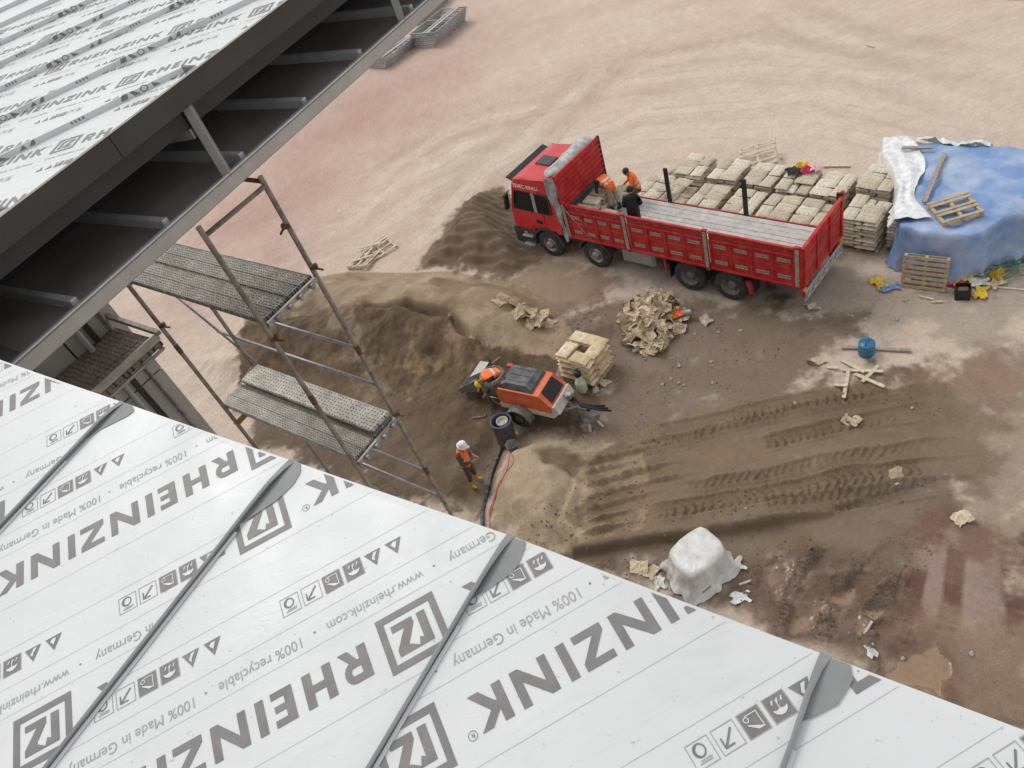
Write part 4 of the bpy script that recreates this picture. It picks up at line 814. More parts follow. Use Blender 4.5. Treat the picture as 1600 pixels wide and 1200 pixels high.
# near side: three gates of pressed sheet with slotted timber showing, between wooden posts
posts = [XF + .10, 3.42, 6.17, XR - .10]
for k in range(3):
    x0, x1 = posts[k] + .09, posts[k + 1] - .09; L = x1 - x0; g = MB()
    g.box(((x0 + x1) / 2, .045, (ZB + ZT) / 2), (L, .035, ZT - ZB)); g.box(((x0 + x1) / 2, .02, ZT - .03), (L, .06, .06), bev=.01); g.box(((x0 + x1) / 2, .012, ZT - .27), (L, .06, .05), bev=.01); g.box(((x0 + x1) / 2, .012, ZB + .03), (L, .07, .09), bev=.01)
    g.box(((x0 + x1) / 2, .018, ZT - .70), (L, .03, .035), bev=.008)
    for q in range(5): g.box((x0 + L * q / 4 * .985 + .03, .014, ZB + .5), (.07, .04, .98), bev=.008)
    gate = LP('side_gate', g, m_red)
    b = MB(); b.box(((x0 + x1) / 2, .026, ZT - .15), (L - .02, .006, .13)); LP('worn_strip', b, m_redd, gate)
    for q in range(4):
        xc = x0 + L * (q + .5) / 4 + .01
        for zc in (ZT - .47, ZB + .27):
            sl_ = MB(); sl_.box((xc, .0235, zc), (L * .172, .008, .15)); f_ = LP('slot_panel', sl_, m_redd, gate)
            for dz in (-.036, .036):
                w_ = MB(); w_.box((xc + .01, .016, zc + dz), (L * .155, .012, .046), bev=.003); LP('slat', w_, m_woodold, gate)
for k, x in enumerate(posts):
    b = MB(); b.box((x, .0, (ZB + ZT) / 2 - .02), (.13, .06, ZT - ZB + .10), bev=.01); po = LP('side_post', b, m_redd)
    b = MB(); b.box((x, -.035, (ZB + ZT) / 2 + .02), (.105, .03, ZT - ZB - .06), bev=.008); LP('timber_cover', b, m_woodold, po)
    b = MB(); b.box((x, .0, ZT + .045), (.15, .10, .05), bev=.01); LP('post_cap', b, m_red, po)
for l in (3.44, 6.10, XR - .05):
    b = MB(); b.box((l, 2.46, ZF + .60), (.14, .07, 1.30), bev=.01); LP('side_post', b, m_blk)
# far side let down: hanging boards
for k in range(3):
    x0, x1 = (XF + .2, 3.3, 6.05)[k], (3.25, 6.0, XR - .1)[k]; b = MB(); b.box(((x0 + x1) / 2, 2.545, ZF - .48), (x1 - x0, .04, .86)); LP('side_gate', b, m_red)
# tailgate
b = MB(); b.box((XR - .01, .03, (ZB + ZT) / 2), (.07, .10, ZT - ZB + .04)); LP('corner_post', b, m_red)
b = MB(); b.box((XR + .02, 1.25, (ZB + ZT) / 2), (.04, 2.42, ZT - ZB)); b.box((XR + .03, 1.25, ZT), (.10, 2.5, .07), bev=.012); b.box((XR + .035, 1.25, ZB + .05), (.07, 2.46, .10), bev=.012); b.box((XR + .035, 1.25, ZT - .28), (.06, 2.46, .05), bev=.01); tg = LP('tailgate', b, m_red)
for y in (.10, .86, 1.64, 2.40):
    b = MB(); b.box((XR + .055, y, (ZB + ZT) / 2), (.07, .10, ZT - ZB - .02), bev=.012); LP('upright', b, m_red, tg)
for y in (.48, 1.25, 2.02):
    for z in (ZB + .30, ZT - .5):
        b = MB(); b.box((XR + .045, y, z), (.02, .5, .16), bev=.006); LP('slot_panel', b, m_redd, tg)
b = MB(); b.box((XR + .02, 2.5, ZT + .02), (.10, .10, .28), bev=.015); LP('latch', b, m_redd, tg)
# rear bumper with chevron lattice
b = MB(); b.box((XR + .06, 1.25, .80), (.03, 2.44, .34)); rb = LP('rear_bumper', b, m_sheet)
b = MB()
for k in range(13):
    y = .15 + k * .18; s_ = 1 if k % 2 else -1
    b.beam((XR + .08, y - .09, .80 - .13 * s_), (XR + .08, y + .09, .80 + .13 * s_), .012, .035, (1, 0, 0))
b.beam((XR + .08, .05, .95), (XR + .08, 2.45, .95), .012, .03); b.beam((XR + .08, .05, .65), (XR + .08, 2.45, .65), .012, .03); LP('chevron_plate', b, mat('white_paint_worn', (.55, .55, .53), .6), rb)
for y in (.1, 2.4):
    b = MB(); b.box((XR + .03, y, 1.0), (.10, .14, .16), bev=.02); LP('tail_light', b, mat('amber_lens', (.75, .25, .02), .3), rb)
    b = MB(); b.box((XR + .02, y - .06 if y < 1 else y + .06, .88), (.12, .03, .22), bev=.01); LP('reflector', b, m_redd, rb)
b = MB(); b.prism([(XR - .25, 1.05), (XR - .05, 1.05), (XR + .02, .62), (XR - .12, .62)], .35, .42, lambda x, z, y: (x, y, z)); LP('bumper_stay', b, m_redd)
b = MB(); b.prism([(XR - .25, 1.05), (XR - .05, 1.05), (XR + .02, .62), (XR - .12, .62)], 2.05, 2.12, lambda x, z, y: (x, y, z)); LP('bumper_stay', b, m_redd)
# lettering on the cab roof edge
def letters_on(txt, size, org, xd, yd, m, nm, par):
    v, f, w = font_mesh(txt); xd = V(xd); yd = V(yd); o = V(org); b = MB()
    b.add([o + xd * (a * w * size) + yd * (c * size) for a, c in v], f); return b.build(nm, m, par)
m_white = mat('white_letters', (.8, .8, .8), .5)
nrm = V((0, -1, .077)).normalized()
for k, dx in enumerate((0, .006)):                            # doubled for a heavier face
    letters_on('İSVEÇ KRALI', .19, (-.99 + dx, yn(2.70) - .026 - .001 * k, 2.645), (1, 0, .0), (0, .077, 1), m_white, 'lettering', cab)
# rolled tarpaulin over the headboard, hanging down its near corner
roll = thing('rolled_tarpaulin', 'grey tarpaulin bundled along the lorry headboard behind the cab', 'tarpaulin', tp(.85, 1.2, 2.9), TH)
rr = random.Random(3)
def tarproll(u, v):
    y = -1.12 + 2.34 * u; a = 2 * math.pi * v; r_ = .20 + .016 * math.sin(u * 7 + a) + .010 * math.sin(u * 17 + 2 * a) + .006 * math.sin(u * 31 - 3 * a) + .02 * math.sin(2 * a + 1)
    end = min(1, min(u, 1 - u) * 12) ** .5
    return (-.14 + r_ * end * 1.35 * math.cos(a) * (1 if math.cos(a) < 0 else .95), y, .40 + r_ * end * .80 * math.sin(a) - .02 * (1 - u))
b = MB(); b.grid(40, 18, tarproll); b.build('roll', m_tarp, roll)
def drape(u, v):
    z = .40 - 2.35 * v; w = .46 * (1 - .75 * v) ; x = -.16 + .28 * v + w * (u - .25) + .03 * math.sin(v * 17 + u * 6)
    return (x, -1.24 - .05 * math.sin(u * 11 + v * 5) * (1 - v * .6) - .03 * math.sin(math.pi * u), z)
b = MB(); b.grid(14, 24, drape); b.build('hanging_end', m_tarp, roll)
b = MB(); b.tube([(.35, -1.27, -.65), (.75, -1.27, -1.1), (1.15, -1.27, -1.05), (.6, -1.28, -.8)], .008, 5); b.tube([(.35, -1.27, -.6), (.9, -1.275, -1.3), (1.25, -1.275, -1.75)], .008, 5); b.build('rope', mat('dusty_rope', (.4, .3, .26), .9), roll)
# ------------------------------------------------------------------ cement bags
def bagmat(name, col, ink, prints):
    """paper sack with a round emblem and bars of print on its upper face (generated coordinates)"""
    m = bpy.data.materials.new(name); m.use_nodes = True; t = m.node_tree; n = t.nodes; p = n['Principled BSDF']
    tc = n.new('ShaderNodeTexCoord'); oi = n.new('ShaderNodeObjectInfo'); sx = n.new('ShaderNodeSeparateXYZ'); t.links.new(tc.outputs['Generated'], sx.inputs[0])
    def ma(op, a, b=None):
        k = n.new('ShaderNodeMath'); k.operation = op
        for i, v in enumerate((a, b)):
            if v is None: continue
            if isinstance(v, (int, float)): k.inputs[i].default_value = v
            else: t.links.new(v, k.inputs[i])
        return k.outputs[0]
    X, Y = sx.outputs[0], sx.outputs[1]
    ex = ma('MULTIPLY', ma('SUBTRACT', X, .5), 1.5); ey = ma('SUBTRACT', Y, .5)
    rad = ma('SQRT', ma('ADD', ma('MULTIPLY', ex, ex), ma('MULTIPLY', ey, ey)))
    rg = ma('LESS_THAN', ma('ABSOLUTE', ma('SUBTRACT', rad, .15)), .035); core = ma('LESS_THAN', rad, .07)
    mask = ma('MAXIMUM', rg, core)
    if prints == 'chevron':
        zig = ma('ABSOLUTE', ma('SUBTRACT', ma('FRACT', ma('MULTIPLY', Y, 2.2)), .5)); ln = ma('FRACT', ma('ADD', ma('MULTIPLY', X, 4.2), ma('MULTIPLY', zig, 1.6)))
        mask = ma('MAXIMUM', ma('MULTIPLY', ma('LESS_THAN', ln, .16), ma('LESS_THAN', ma('ABSOLUTE', ma('SUBTRACT', X, .5)), .33)), ma('MULTIPLY', ma('LESS_THAN', ma('ABSOLUTE', ma('SUBTRACT', Y, .5)), .05), ma('LESS_THAN', ma('ABSOLUTE', ma('SUBTRACT', X, .5)), .36)))
    else:
        mask = ma('MAXIMUM', mask, ma('MULTIPLY', ma('LESS_THAN', ma('ABSOLUTE', ma('SUBTRACT', ma('ABSOLUTE', ma('SUBTRACT', X, .5)), .33)), .012), 1))
    no = n.new('ShaderNodeTexNoise'); no.inputs['Scale'].default_value = 5; no.inputs['Detail'].default_value = 6; t.links.new(tc.outputs['Object'], no.inputs['Vector'])
    wear = n.new('ShaderNodeMapRange'); wear.inputs['From Min'].default_value = .35; wear.inputs['From Max'].default_value = .6; wear.inputs['To Max'].default_value = .75; t.links.new(no.outputs['Fac'], wear.inputs['Value'])
    up_ = ma('GREATER_THAN', sx.outputs[2], .5); fac = ma('MULTIPLY', ma('MULTIPLY', mask, wear.outputs[0]), up_)
    hv = n.new('ShaderNodeHueSaturation'); hv.inputs['Color'].default_value = (*col, 1); k = ma('ADD', ma('MULTIPLY', oi.outputs['Random'], .34), .80); t.links.new(k, hv.inputs['Value']); k2 = ma('ADD', ma('MULTIPLY', oi.outputs['Random'], -.3), 1.12); t.links.new(k2, hv.inputs['Saturation'])
    dm = n.new('ShaderNodeMix'); dm.data_type = 'RGBA'; dm.blend_type = 'MULTIPLY'; dm.inputs['Factor'].default_value = 1; dr_ = n.new('ShaderNodeMapRange'); dr_.inputs['From Min'].default_value = .3; dr_.inputs['From Max'].default_value = .7; dr_.inputs['To Min'].default_value = .8; dr_.inputs['To Max'].default_value = 1.12
    t.links.new(no.outputs['Fac'], dr_.inputs['Value']); t.links.new(hv.outputs[0], dm.inputs[6]); t.links.new(dr_.outputs[0], dm.inputs[7])
    mx = n.new('ShaderNodeMix'); mx.data_type = 'RGBA'; mx.inputs[7].default_value = (*ink, 1); t.links.new(fac, mx.inputs['Factor']); t.links.new(dm.outputs[2], mx.inputs[6]); t.links.new(mx.outputs[2], p.inputs['Base Color'])
    p.inputs['Roughness'].default_value = .75
    bu = n.new('ShaderNodeBump'); bu.inputs['Distance'].default_value = .012; bu.inputs['Strength'].default_value = .6; bn = n.new('ShaderNodeTexNoise'); bn.inputs['Scale'].default_value = 9; t.links.new(tc.outputs['Object'], bn.inputs['Vector']); t.links.new(bn.outputs['Fac'], bu.inputs['Height']); t.links.new(bu.outputs[0], p.inputs['Normal'])
    return m
m_bag = bagmat('cement_sack_paper', (.62, .54, .41), (.20, .22, .12), 'chevron')
m_kraft = bagmat('kraft_sack_paper', (.70, .54, .34), (.08, .18, .12), 'ring')
m_empty = bagmat('empty_sack_paper', (.60, .475, .32), (.12, .17, .11), 'ring')
def bag_mesh(seed, m, L=.628, Wd=.418, T=.126):
    rr = random.Random(seed); nx, ny = 8, 6; b = MB(); ph = [rr.uniform(0, 6) for _ in range(6)]; sag = rr.uniform(-.01, .01)
    def h(u, v):
        e = (1 - abs(2 * u - 1) ** 9) * (1 - abs(2 * v - 1) ** 7)
        return max(e, 0) ** .30
    def pt(u, v, s_):
        x = (u - .5) * L; y = (v - .5) * Wd; k = h(u, v)
        pull = 1 - .05 * (1 - k)
        z = T / 2 + s_ * T / 2 * k + (.010 * math.sin(x * 14 + ph[0]) * math.sin(y * 17 + ph[1]) + .006 * math.sin(x * 33 + y * 20 + ph[2])) * k * (1 if s_ > 0 else .2) + sag * (x / L) * 2
        return (x * pull, y * pull + .006 * math.sin(x * 20 + ph[3]), z)
    b.grid(nx, ny, lambda u, v: pt(u, v, 1)); b.grid(nx, ny, lambda u, v: pt(u, 1 - v, -1))
    return b.mesh('bag', m)
BAGS = [bag_mesh(k, m_bag) for k in range(6)]; KBAGS = [bag_mesh(20 + k, m_kraft, .62, .42, .118) for k in range(4)]
BT = .118
bulk = MB()                                                   # sacks in the lower layers
bag_i = [0]
def put_bag(meshes, x, y, z, rz, label, group, tilt=(0, 0)):
    me = meshes[bag_i[0] % len(meshes)]; bag_i[0] += 1; o = link('cement_bag', me); o.location = (x, y, z)
    o.rotation_euler = (tilt[0], tilt[1], rz + random.gauss(0, .035) + (math.pi if random.random() < .5 else 0)); tag(o, label, 'bag', group); return o
PAT = [(-.315, -.315, 1), (-.315, .315, 1), (.205, -.42, 0), (.205, 0, 0), (.205, .42, 0)]        # pinwheel: two sacks lengthwise, three across
PATB = [(.315, -.315, 1), (.315, .315, 1), (-.205, -.42, 0), (-.205, 0, 0), (-.205, .42, 0)]
m_pal = mat('pallet_wood', (.42, .32, .20), .8, 0, .2, 9, .1, 50, col2=(.53, .42, .28))
m_palnew = mat('pallet_wood_pale', (.56, .46, .33), .8, 0, .18, 9, .1, 50, col2=(.66, .56, .42))
def pallet(loc, rot, label, group=None, w=1.15, d=1.0, m=m_pal, gaps=None, boards=7, bottom=True):
    o = thing('pallet', label, 'pallet', loc, 0, group); o.rotation_euler = rot
    for k in range(boards):
        if gaps and k in gaps: continue
        b = MB(); b.box((0, -d / 2 + .05 + k * (d - .1) / (boards - 1), .128), (w, .09, .022), bev=.004); b.build('top_board', m, o)
    for x in (-w / 2 + .05, 0, w / 2 - .05):
        b = MB(); b.box((x, 0, .070), (.085, d, .090), bev=.006); b.build('stringer', m, o)
    if bottom:
        for y in (-d / 2 + .05, 0, d / 2 - .05):
            b = MB(); b.box((0, y, .012), (w, .09, .022), bev=.004); b.build('bottom_board', m, o)
    return o
LBL = {}
ORD = 'bottom second third fourth fifth sixth seventh eighth ninth top'.split()
def pos(dx, dy): return ('front' if dy < -.25 else 'rear' if dy > .25 else 'middle') + (' cab-side' if dx < 0 else ' tail-side')
def stack(l, y, layers, label, group, sides=(), swap=False, drop=(), jitter=.012):
    """sacks on a pallet in the lorry's frame; top layer and the faces that show are single things, the rest is bulk"""
    c = tp(l, y); z0 = gh(c.x, c.y); pz = z0 + .142
    pallet((c.x, c.y, z0), (0, 0, TH), 'wooden pallet under ' + label, 'pallets under the cement stacks')
    for k in range(layers):
        P = (PATB if (k + swap) % 2 else PAT); top = k == layers - 1
        for q, (dx, dy, o90) in enumerate(P):
            if top and q in drop: continue
            px_, py_ = l + dx + random.gauss(0, jitter), y + dy + random.gauss(0, jitter); w_ = tp(px_, py_); rz = TH + (math.pi / 2 if o90 else 0)
            shows = top or (drop and k == layers - 2 and q in drop) or ('front' in sides and dy < -.25) or ('right' in sides and dx + (0 if o90 else .1) > .25)
            if shows: put_bag(BAGS, w_.x, w_.y, pz + k * BT, rz, '%s cement sack %s %s' % (pos(dx, dy), 'on top of' if top else ('in %s layer of' % ORD[k]), label), group)
            else: bulk.box((w_.x, w_.y, pz + k * BT + BT / 2), (.56, .375, BT * .96), Matrix.Rotation(rz, 3, 'Z'), bev=.03)
cols = [(3.02, 'first'), (4.30, 'second'), (5.53, 'third'), (6.68, 'fourth'), (7.78, 'fifth')]
for q, (l, nm) in enumerate(cols):
    for r_, (y, rn) in enumerate(((3.42, 'front'), (4.80, 'rear'))):
        lay_ = 9 if r_ else 8
        if q == 0: lay_ = (6, 9)[r_]
        stack(l, y, lay_, '%s %s-row stack from the cab' % (nm, rn), 'cement sacks of the %s %s-row stack' % (nm, rn), ('right',) if q in (0,) else (), swap=(q + r_) % 2 == 1, drop=((1,) if (q, r_) in ((4, 0),) else (2,) if (q, r_) == (3, 1) else ()))
stack(9.13, 3.84, 9, 'stack between lorry tailgate and tarpaulin', 'cement sacks of the stack between tailgate and tarpaulin', ('front', 'right'), drop=(4,))
stack(8.98, 5.25, 10, 'rear stack by the tailgate', 'cement sacks of the stack behind the tailgate', ())
stack(10.33, 4.15, 9, 'stack half under the white sheet', 'cement sacks of the stack half under the plastic sheet', ('front',))
# loose sacks by the first stack
c = tp(1.85, 3.55); pallet((c.x, c.y, gh(c.x, c.y)), (0, 0, TH), 'wooden pallet under the low heap of loose sacks nearest the cab', 'pallets under the cement stacks')
for k in range(5):
    for q, (dx, dy, o90) in enumerate(PAT):
        w_ = tp(1.85 + dx, 3.55 + dy); z = gh(c.x, c.y) + .142 + k * BT
        if k < 4: bulk.box((w_.x, w_.y, z + BT / 2), (.56, .375, BT * .96), Matrix.Rotation(TH + (math.pi / 2 if o90 else 0), 3, 'Z'), bev=.03)
        else: put_bag(BAGS, w_.x, w_.y, z, TH + (math.pi / 2 if o90 else 0), 'cement sack on the low loose heap nearest the cab', 'cement sacks of the low heap')
for l, y, z, a, t in ((1.95, 4.55, .62, .3, .05), (2.05, 4.95, .74, .9, -.04), (2.3, 4.2, .80, .2, .1), (2.75, 3.3, 1.02, .25, .06), (3.15, 3.75, 1.02, -.1, 0), (1.55, 4.35, .60, .5, 0), (2.0, 4.75, .50, .1, 0)):
    w_ = tp(l, y); put_bag(BAGS, w_.x, w_.y, z + (.08 if l > 2.6 else 0), TH + a, 'cement sack lying loose across the low heap nearest the cab', 'loose cement sacks', (t, t))
for q in range(4):
    for k in range(4): w_ = tp(1.75 + (q % 2) * .5, 4.45 + (q // 2) * .45); bulk.box((w_.x, w_.y, gh(w_.x, w_.y) + .07 + k * BT), (.56, .375, BT * .96), Matrix.Rotation(TH, 3, 'Z'), bev=.03)
bo = bulk.build('cement_bags_below', mat('sack_side', (.50, .425, .31), .8, 0, .25, 8, .1, 30, col2=(.46, .40, .30))); bo['kind'] = 'stuff'; tag(bo, 'lower layers of grey beige cement sacks inside the stacks behind the lorry', 'bags')
# sacks already loaded on the bed
for k in range(3):
    for l, y in ((1.42, .40), (1.42, .85), (1.42, 1.30), (2.05, .40), (2.05, .85), (1.42, 1.75)):
        if l > 2 and k == 2: continue
        w_ = tp(l + random.gauss(0, .02), y, ZF + k * BT); put_bag(BAGS, w_.x, w_.y, w_.z, TH, 'cement sack low in the load against the lorry headboard', 'cement sacks low on the lorry bed')
for l, y, k, a, t in ((1.42, .45, 0, 0, 0), (1.42, .95, 0, .1, 0), (1.42, 1.45, 0, 0, 0), (1.95, .5, 0, .1, 0), (2.0, 1.0, 0, -.1, 0), (1.40, .5, 1, .1, 0), (1.42, 1.0, 1, 0, 0), (1.42, 1.5, 1, .05, 0), (1.95, .7, 1, .2, .1), (1.40, .55, 2, 0, 0), (1.45, 1.05, 2, .1, 0), (1.42, 1.5, 2, 0, 0), (2.02, .6, 2, .3, .1)):
    w_ = tp(l, y, ZF + (k + (3 if l < 1.7 else 2)) * BT); put_bag(BAGS, w_.x, w_.y, w_.z, TH + a, 'cement sack loaded on the lorry bed against the headboard', 'cement sacks on the lorry bed', (t, t * .5))
# kraft sacks on the pallet by the plaster machine
KC = V((2.20, 16.05, 0)); KA = math.atan2(15.52 - 16.40, 2.07 - 1.36); kz = gh(KC.x, KC.y); kx = V((math.cos(KA), math.sin(KA), 0)); ky = V((-math.sin(KA), math.cos(KA), 0))
pallet((KC.x, KC.y, kz), (0, 0, KA), 'wooden pallet under the tan paper sacks beside the orange machine', None, 1.15, 1.05)
KP = [[(-.30, -.34, 0), (.33, -.24, 1) , (.22, .36, 0), (-.36, .27, 1)], [(.30, -.34, 0), (-.36, -.20, 1), (-.22, .36, 0), (.36, .25, 1)]]
KP = [[(-.28, -.36, 0), (.28, -.36, 0), (.37, .16, 1), (-.02, .38, 0), (-.40, .10, 1)], [(.20, -.36, 0), (-.38, -.22, 1), (-.28, .38, 0), (.28, .38, 0), (.40, .02, 1)]]
for k in range(8):
    for dx, dy, o90 in KP[k % 2]:
        p = KC + kx * dx + ky * dy; put_bag(KBAGS, p.x, p.y, kz + .142 + k * .112, KA + (math.pi / 2 if o90 else 0), 'tan paper sack, %s, in %s layer beside the orange machine' % (pos(dx, dy).replace('cab-side', 'left').replace('tail-side', 'right'), 'top' if k == 7 else ORD[k]), 'tan sacks on the pallet, ' + ('top layer' if k == 7 else 'below'))
# ------------------------------------------------------------------ empty sacks
def crumple(seed, L=.58, Wd=.42, amp=.06, open_=.05):
    rr = random.Random(seed); nx, ny = 9, 7; b = MB(); w = [(rr.uniform(3, 9), rr.uniform(3, 9), rr.uniform(0, 6), rr.uniform(.3, 1)) for _ in range(5)]; jag = [[rr.gauss(0, .012) for _ in range(12)] for _ in range(12)]
    bend = rr.uniform(-1.6, 1.6); fold = rr.uniform(.3, .8)
    def pt(u, v, s_):
        x = (u - .5) * L; y = (v - .5) * Wd; z = sum(a * math.sin(x * p * 2 + y * q + c) for p, q, c, a in w) * amp * .35 + bend * .25 * x * x
        if u > fold: z += (u - fold) * .32 * (1 if seed % 2 else .3); x -= (u - fold) * .16
        j = jag[int(u * 9)][int(v * 7)]
        return (x + j, y + jag[int(v * 7)][int(u * 9)] + .04 * math.sin(x * 9 + w[0][2]), z + j * 1.5 + .06 + s_ * open_ * .5 * max(0, 1 - abs(2 * v - 1) ** 2) * (.3 + u))
    b.grid(nx, ny, lambda u, v: pt(u, v, 1), 0, False); b.grid(nx, ny, lambda u, v: pt(u, v, -1), 0, False)
    return b.mesh('empty_bag', m_empty)
CR = [crumple(k) for k in range(9)]
def empty_bag(x, y, z, label, group=None, sc=1, tilt=.5, seed=None, rz=None):
    o = link('empty_bag', CR[random.randrange(9) if seed is None else seed]); o.location = (x, y, z); o.rotation_euler = (random.gauss(0, tilt), random.gauss(0, tilt), random.uniform(0, 6.28) if rz is None else rz); o.scale = (sc, sc, sc * random.uniform(.8, 1.2)); return tag(o, label, 'bag', group)
for k in range(120):
    a = random.uniform(0, 6.28); rr_ = math.sqrt(random.random()) * .98; ex, ey = 1.12 * rr_ * math.cos(a), .95 * rr_ * math.sin(a)
    x, y = 4.62 + (ex * 1.15) * .37 + (ey * 1.02) * .93, 17.12 + (ex * 1.15) * .93 - (ey * 1.02) * .37; hgt = .34 * (1 - rr_ ** 1.6)
    empty_bag(x, y, gh(x, y) + .02 + hgt * random.uniform(.72, 1.0), 'crumpled empty paper sack in the large heap beside the lorry', 'empty sacks of the large heap', random.uniform(.62, .95), .55)
for k in range(8):
    a = .5 * k; x = 4.05 + .11 * math.cos(a * 2) + .03 * k; y = 16.15 - .05 * k + .12 * math.sin(a * 3); empty_bag(x, y, gh(x, y) + .03 + .02 * (k % 3), 'crumpled empty paper sack in the large heap beside the lorry', 'empty sacks of the large heap', .8, .4)
for k, (x, y, z) in enumerate(((.60, 19.72, .05), (1.12, 19.60, .12), (1.00, 19.15, .16), (1.35, 19.28, .18), (1.68, 19.02, .12), (1.42, 18.86, .06), (1.18, 18.72, .05), (1.58, 18.62, .05), (1.72, 18.75, .03), (1.30, 19.00, .24))):
    empty_bag(x, y, gh(x, y) + z * .7 + .0, 'empty paper sack in the small heap on the sand bank edge', 'empty sacks of the small heap', .95, .35, k % 9)
singles = [(8.67, 15.11, 'empty paper sack lying under the lorry tailgate corner', .8), (7.65, 13.2, 'pale empty paper sack beside the broken boards', .8), (7.33, 11.06, 'flat empty paper sack on the upper tyre tracks', .72), (7.24, 9.17, 'empty paper sack on the mud between the lower tyre tracks', .72), (7.77, 7.70, 'empty paper sack on the wet ground at the right edge', .68), (2.45, 15.34, 'crumpled sack lying beside the tan sack pallet', .62), (5.95, 16.25, 'flattened paper sack under the rear lorry wheels', .7), (1.18, 9.42, 'torn brown paper left of the plastic wrapped block', .8), (1.38, 9.2, 'torn brown paper sack pressed against the plastic wrapped block', .7), (-2.05, 12.62, 'torn brown paper at the hose end below the roof edge', .6)]
for k, (x, y, lb, s_) in enumerate(singles): empty_bag(x, y, gh(x, y) + .0, lb, None, s_, .12, k % 9)
# rags and a tin on the large heap
b = MB(); b.grid(8, 8, lambda u, v: ((u - .5) * .42, (v - .5) * .3, .06 * math.sin(u * 9) * math.sin(v * 7) + .08)); o = b.build('orange_cloth', mat('orange_cloth', (.85, .14, .02), .8)); o.location = (5.28, 16.72, .17 + gh(5.28, 16.7)); tag(o, 'orange cloth lying on the large heap of empty sacks', 'cloth')
t_ = thing('paint_tin', 'grey tin lying on its side on the large sack heap', 'tin', (5.55, 16.62, .14 + gh(5.5, 16.6))); b = MB(); b.lathe([(.0, -.15), (.10, -.15), (.10, .13), (.105, .15), (.095, .15), (.092, -.12), (0, -.12)], (0, 0, .09), (.9, -.4, .1), 18); b.build('body', m_sheet, t_); b = MB(); b.tube([(.12 + .1 * math.cos(a), -.06 + .02 * math.sin(a), .09 + .12 * math.sin(a)) for a in np.linspace(0, 3.1, 8)], .005, 5); b.build('handle', m_blk, t_)
# ------------------------------------------------------------------ draped covers
CF = lambda x, y: fbm(np.array([x * .9 + y * .4]), np.array([y * .6 - x * .2]), 1.9, 4, 230)[0]
def cover(poly, top, n=150, rt_=14, rs=12, flare=.16, seed=1, fold=.07, lump=.05, cuts=None, sm=3, rough=5):
    """cloth over a heap: resampled closed outline, lumpy top, folded sides down to the ground"""
    P = np.array(poly, float); Q = np.vstack([P, P[:1]]); d = np.r_[0, np.cumsum(np.hypot(*np.diff(Q, axis=0).T))]
    t = np.linspace(0, d[-1], n, endpoint=False); E_ = np.stack([np.interp(t, d, Q[:, 0]), np.interp(t, d, Q[:, 1])], 1)
    for _ in range(sm): E_ = (np.roll(E_, 1, 0) + 2 * E_ + np.roll(E_, -1, 0)) / 4
    c = E_.mean(0); b = MB(); rs_ = np.random.RandomState(seed); ph = rs_.rand(8) * 6; vv = []
    for j in range(rt_ + 1):
        k = j / rt_
        for i in range(n):
            p = c + (E_[i] - c) * k ** .8; nz = lump * (math.sin(p[0] * 3.1 + ph[0]) * math.sin(p[1] * 2.7 + ph[1]) + .6 * math.sin(p[0] * 6.3 + p[1] * 4 + ph[2]) + .4 * math.sin(p[1] * 9 - p[0] * 5 + ph[3]))
            nz += lump * 2.6 * (.12 - abs(float(CF(p[0], p[1])))) ; vv.append((p[0], p[1], top + nz - .10 * top * max(0, k - .75) ** 2 * 16 * .5))
    for j in range(1, rs + 1):
        k = j / rs
        for i in range(n):
            o_ = E_[i] - c; o_ = o_ / np.hypot(*o_); s_ = t[i]
            f = fold * (math.sin(s_ * 7.5 + ph[4]) + .7 * math.sin(s_ * 13.7 + ph[5] + k) + .5 * math.sin(s_ * 25 + ph[6]) + .6 * abs(math.sin(s_ * 19 + 2 * k))) * (.25 + k) ; f += fold * rough * float(fbm(np.array([s_ * 1.7]), np.array([k * 1.2]), 1.3, 4, 240 + seed)[0]) * (.3 + k); p = E_[i] + o_ * (.02 + flare * k ** 2 + f * k)
            zt = vv[rt_ * n + i][2]; zb = gh(p[0], p[1]) + .02 + (cuts(p[0], p[1]) if cuts else 0); z = zt + (zb - zt) * (k ** .92) + .02 * math.sin(s_ * 11 + k * 9)
            vv.append((p[0], p[1], max(z, zb)))
    R_ = rt_ + rs
    b.add(vv, [[j * n + i, j * n + (i + 1) % n, (j + 1) * n + (i + 1) % n, (j + 1) * n + i] for j in range(R_) for i in range(n)], 0, True)
    return b, E_, c
m_blue = mat('blue_tarpaulin', (.19, .315, .58), .5, 0, .15, 1.1, .45, 5, col2=(.50, .56, .66), split=(.40, .80), bdist=.07, detail=7)
m_wplast = mat('white_plastic', (.66, .67, .66), .3, 0, .15, 6, .3, 14, col2=(.82, .83, .83), bdist=.03)
tl = lambda l, y: tuple(tp(l, y)[:2])
TP = [tl(*q) for q in ((8.55, 6.35), (9.15, 5.75), (9.85, 4.75), (10.10, 3.6), (10.35, 2.95), (11.2, 2.72), (12.1, 2.95), (12.75, 4.1), (14.2, 4.7), (15.2, 5.2), (15.2, 7.3), (11.0, 7.15), (8.9, 7.0))]
b, E_, tc_ = cover(TP, 1.50, 190, 18, 14, .13, 4, .055, .045)
tarp = b.build('blue_tarpaulin', m_blue); tag(tarp, 'large dusty blue tarpaulin draped over a stack right of the lorry', 'tarpaulin')
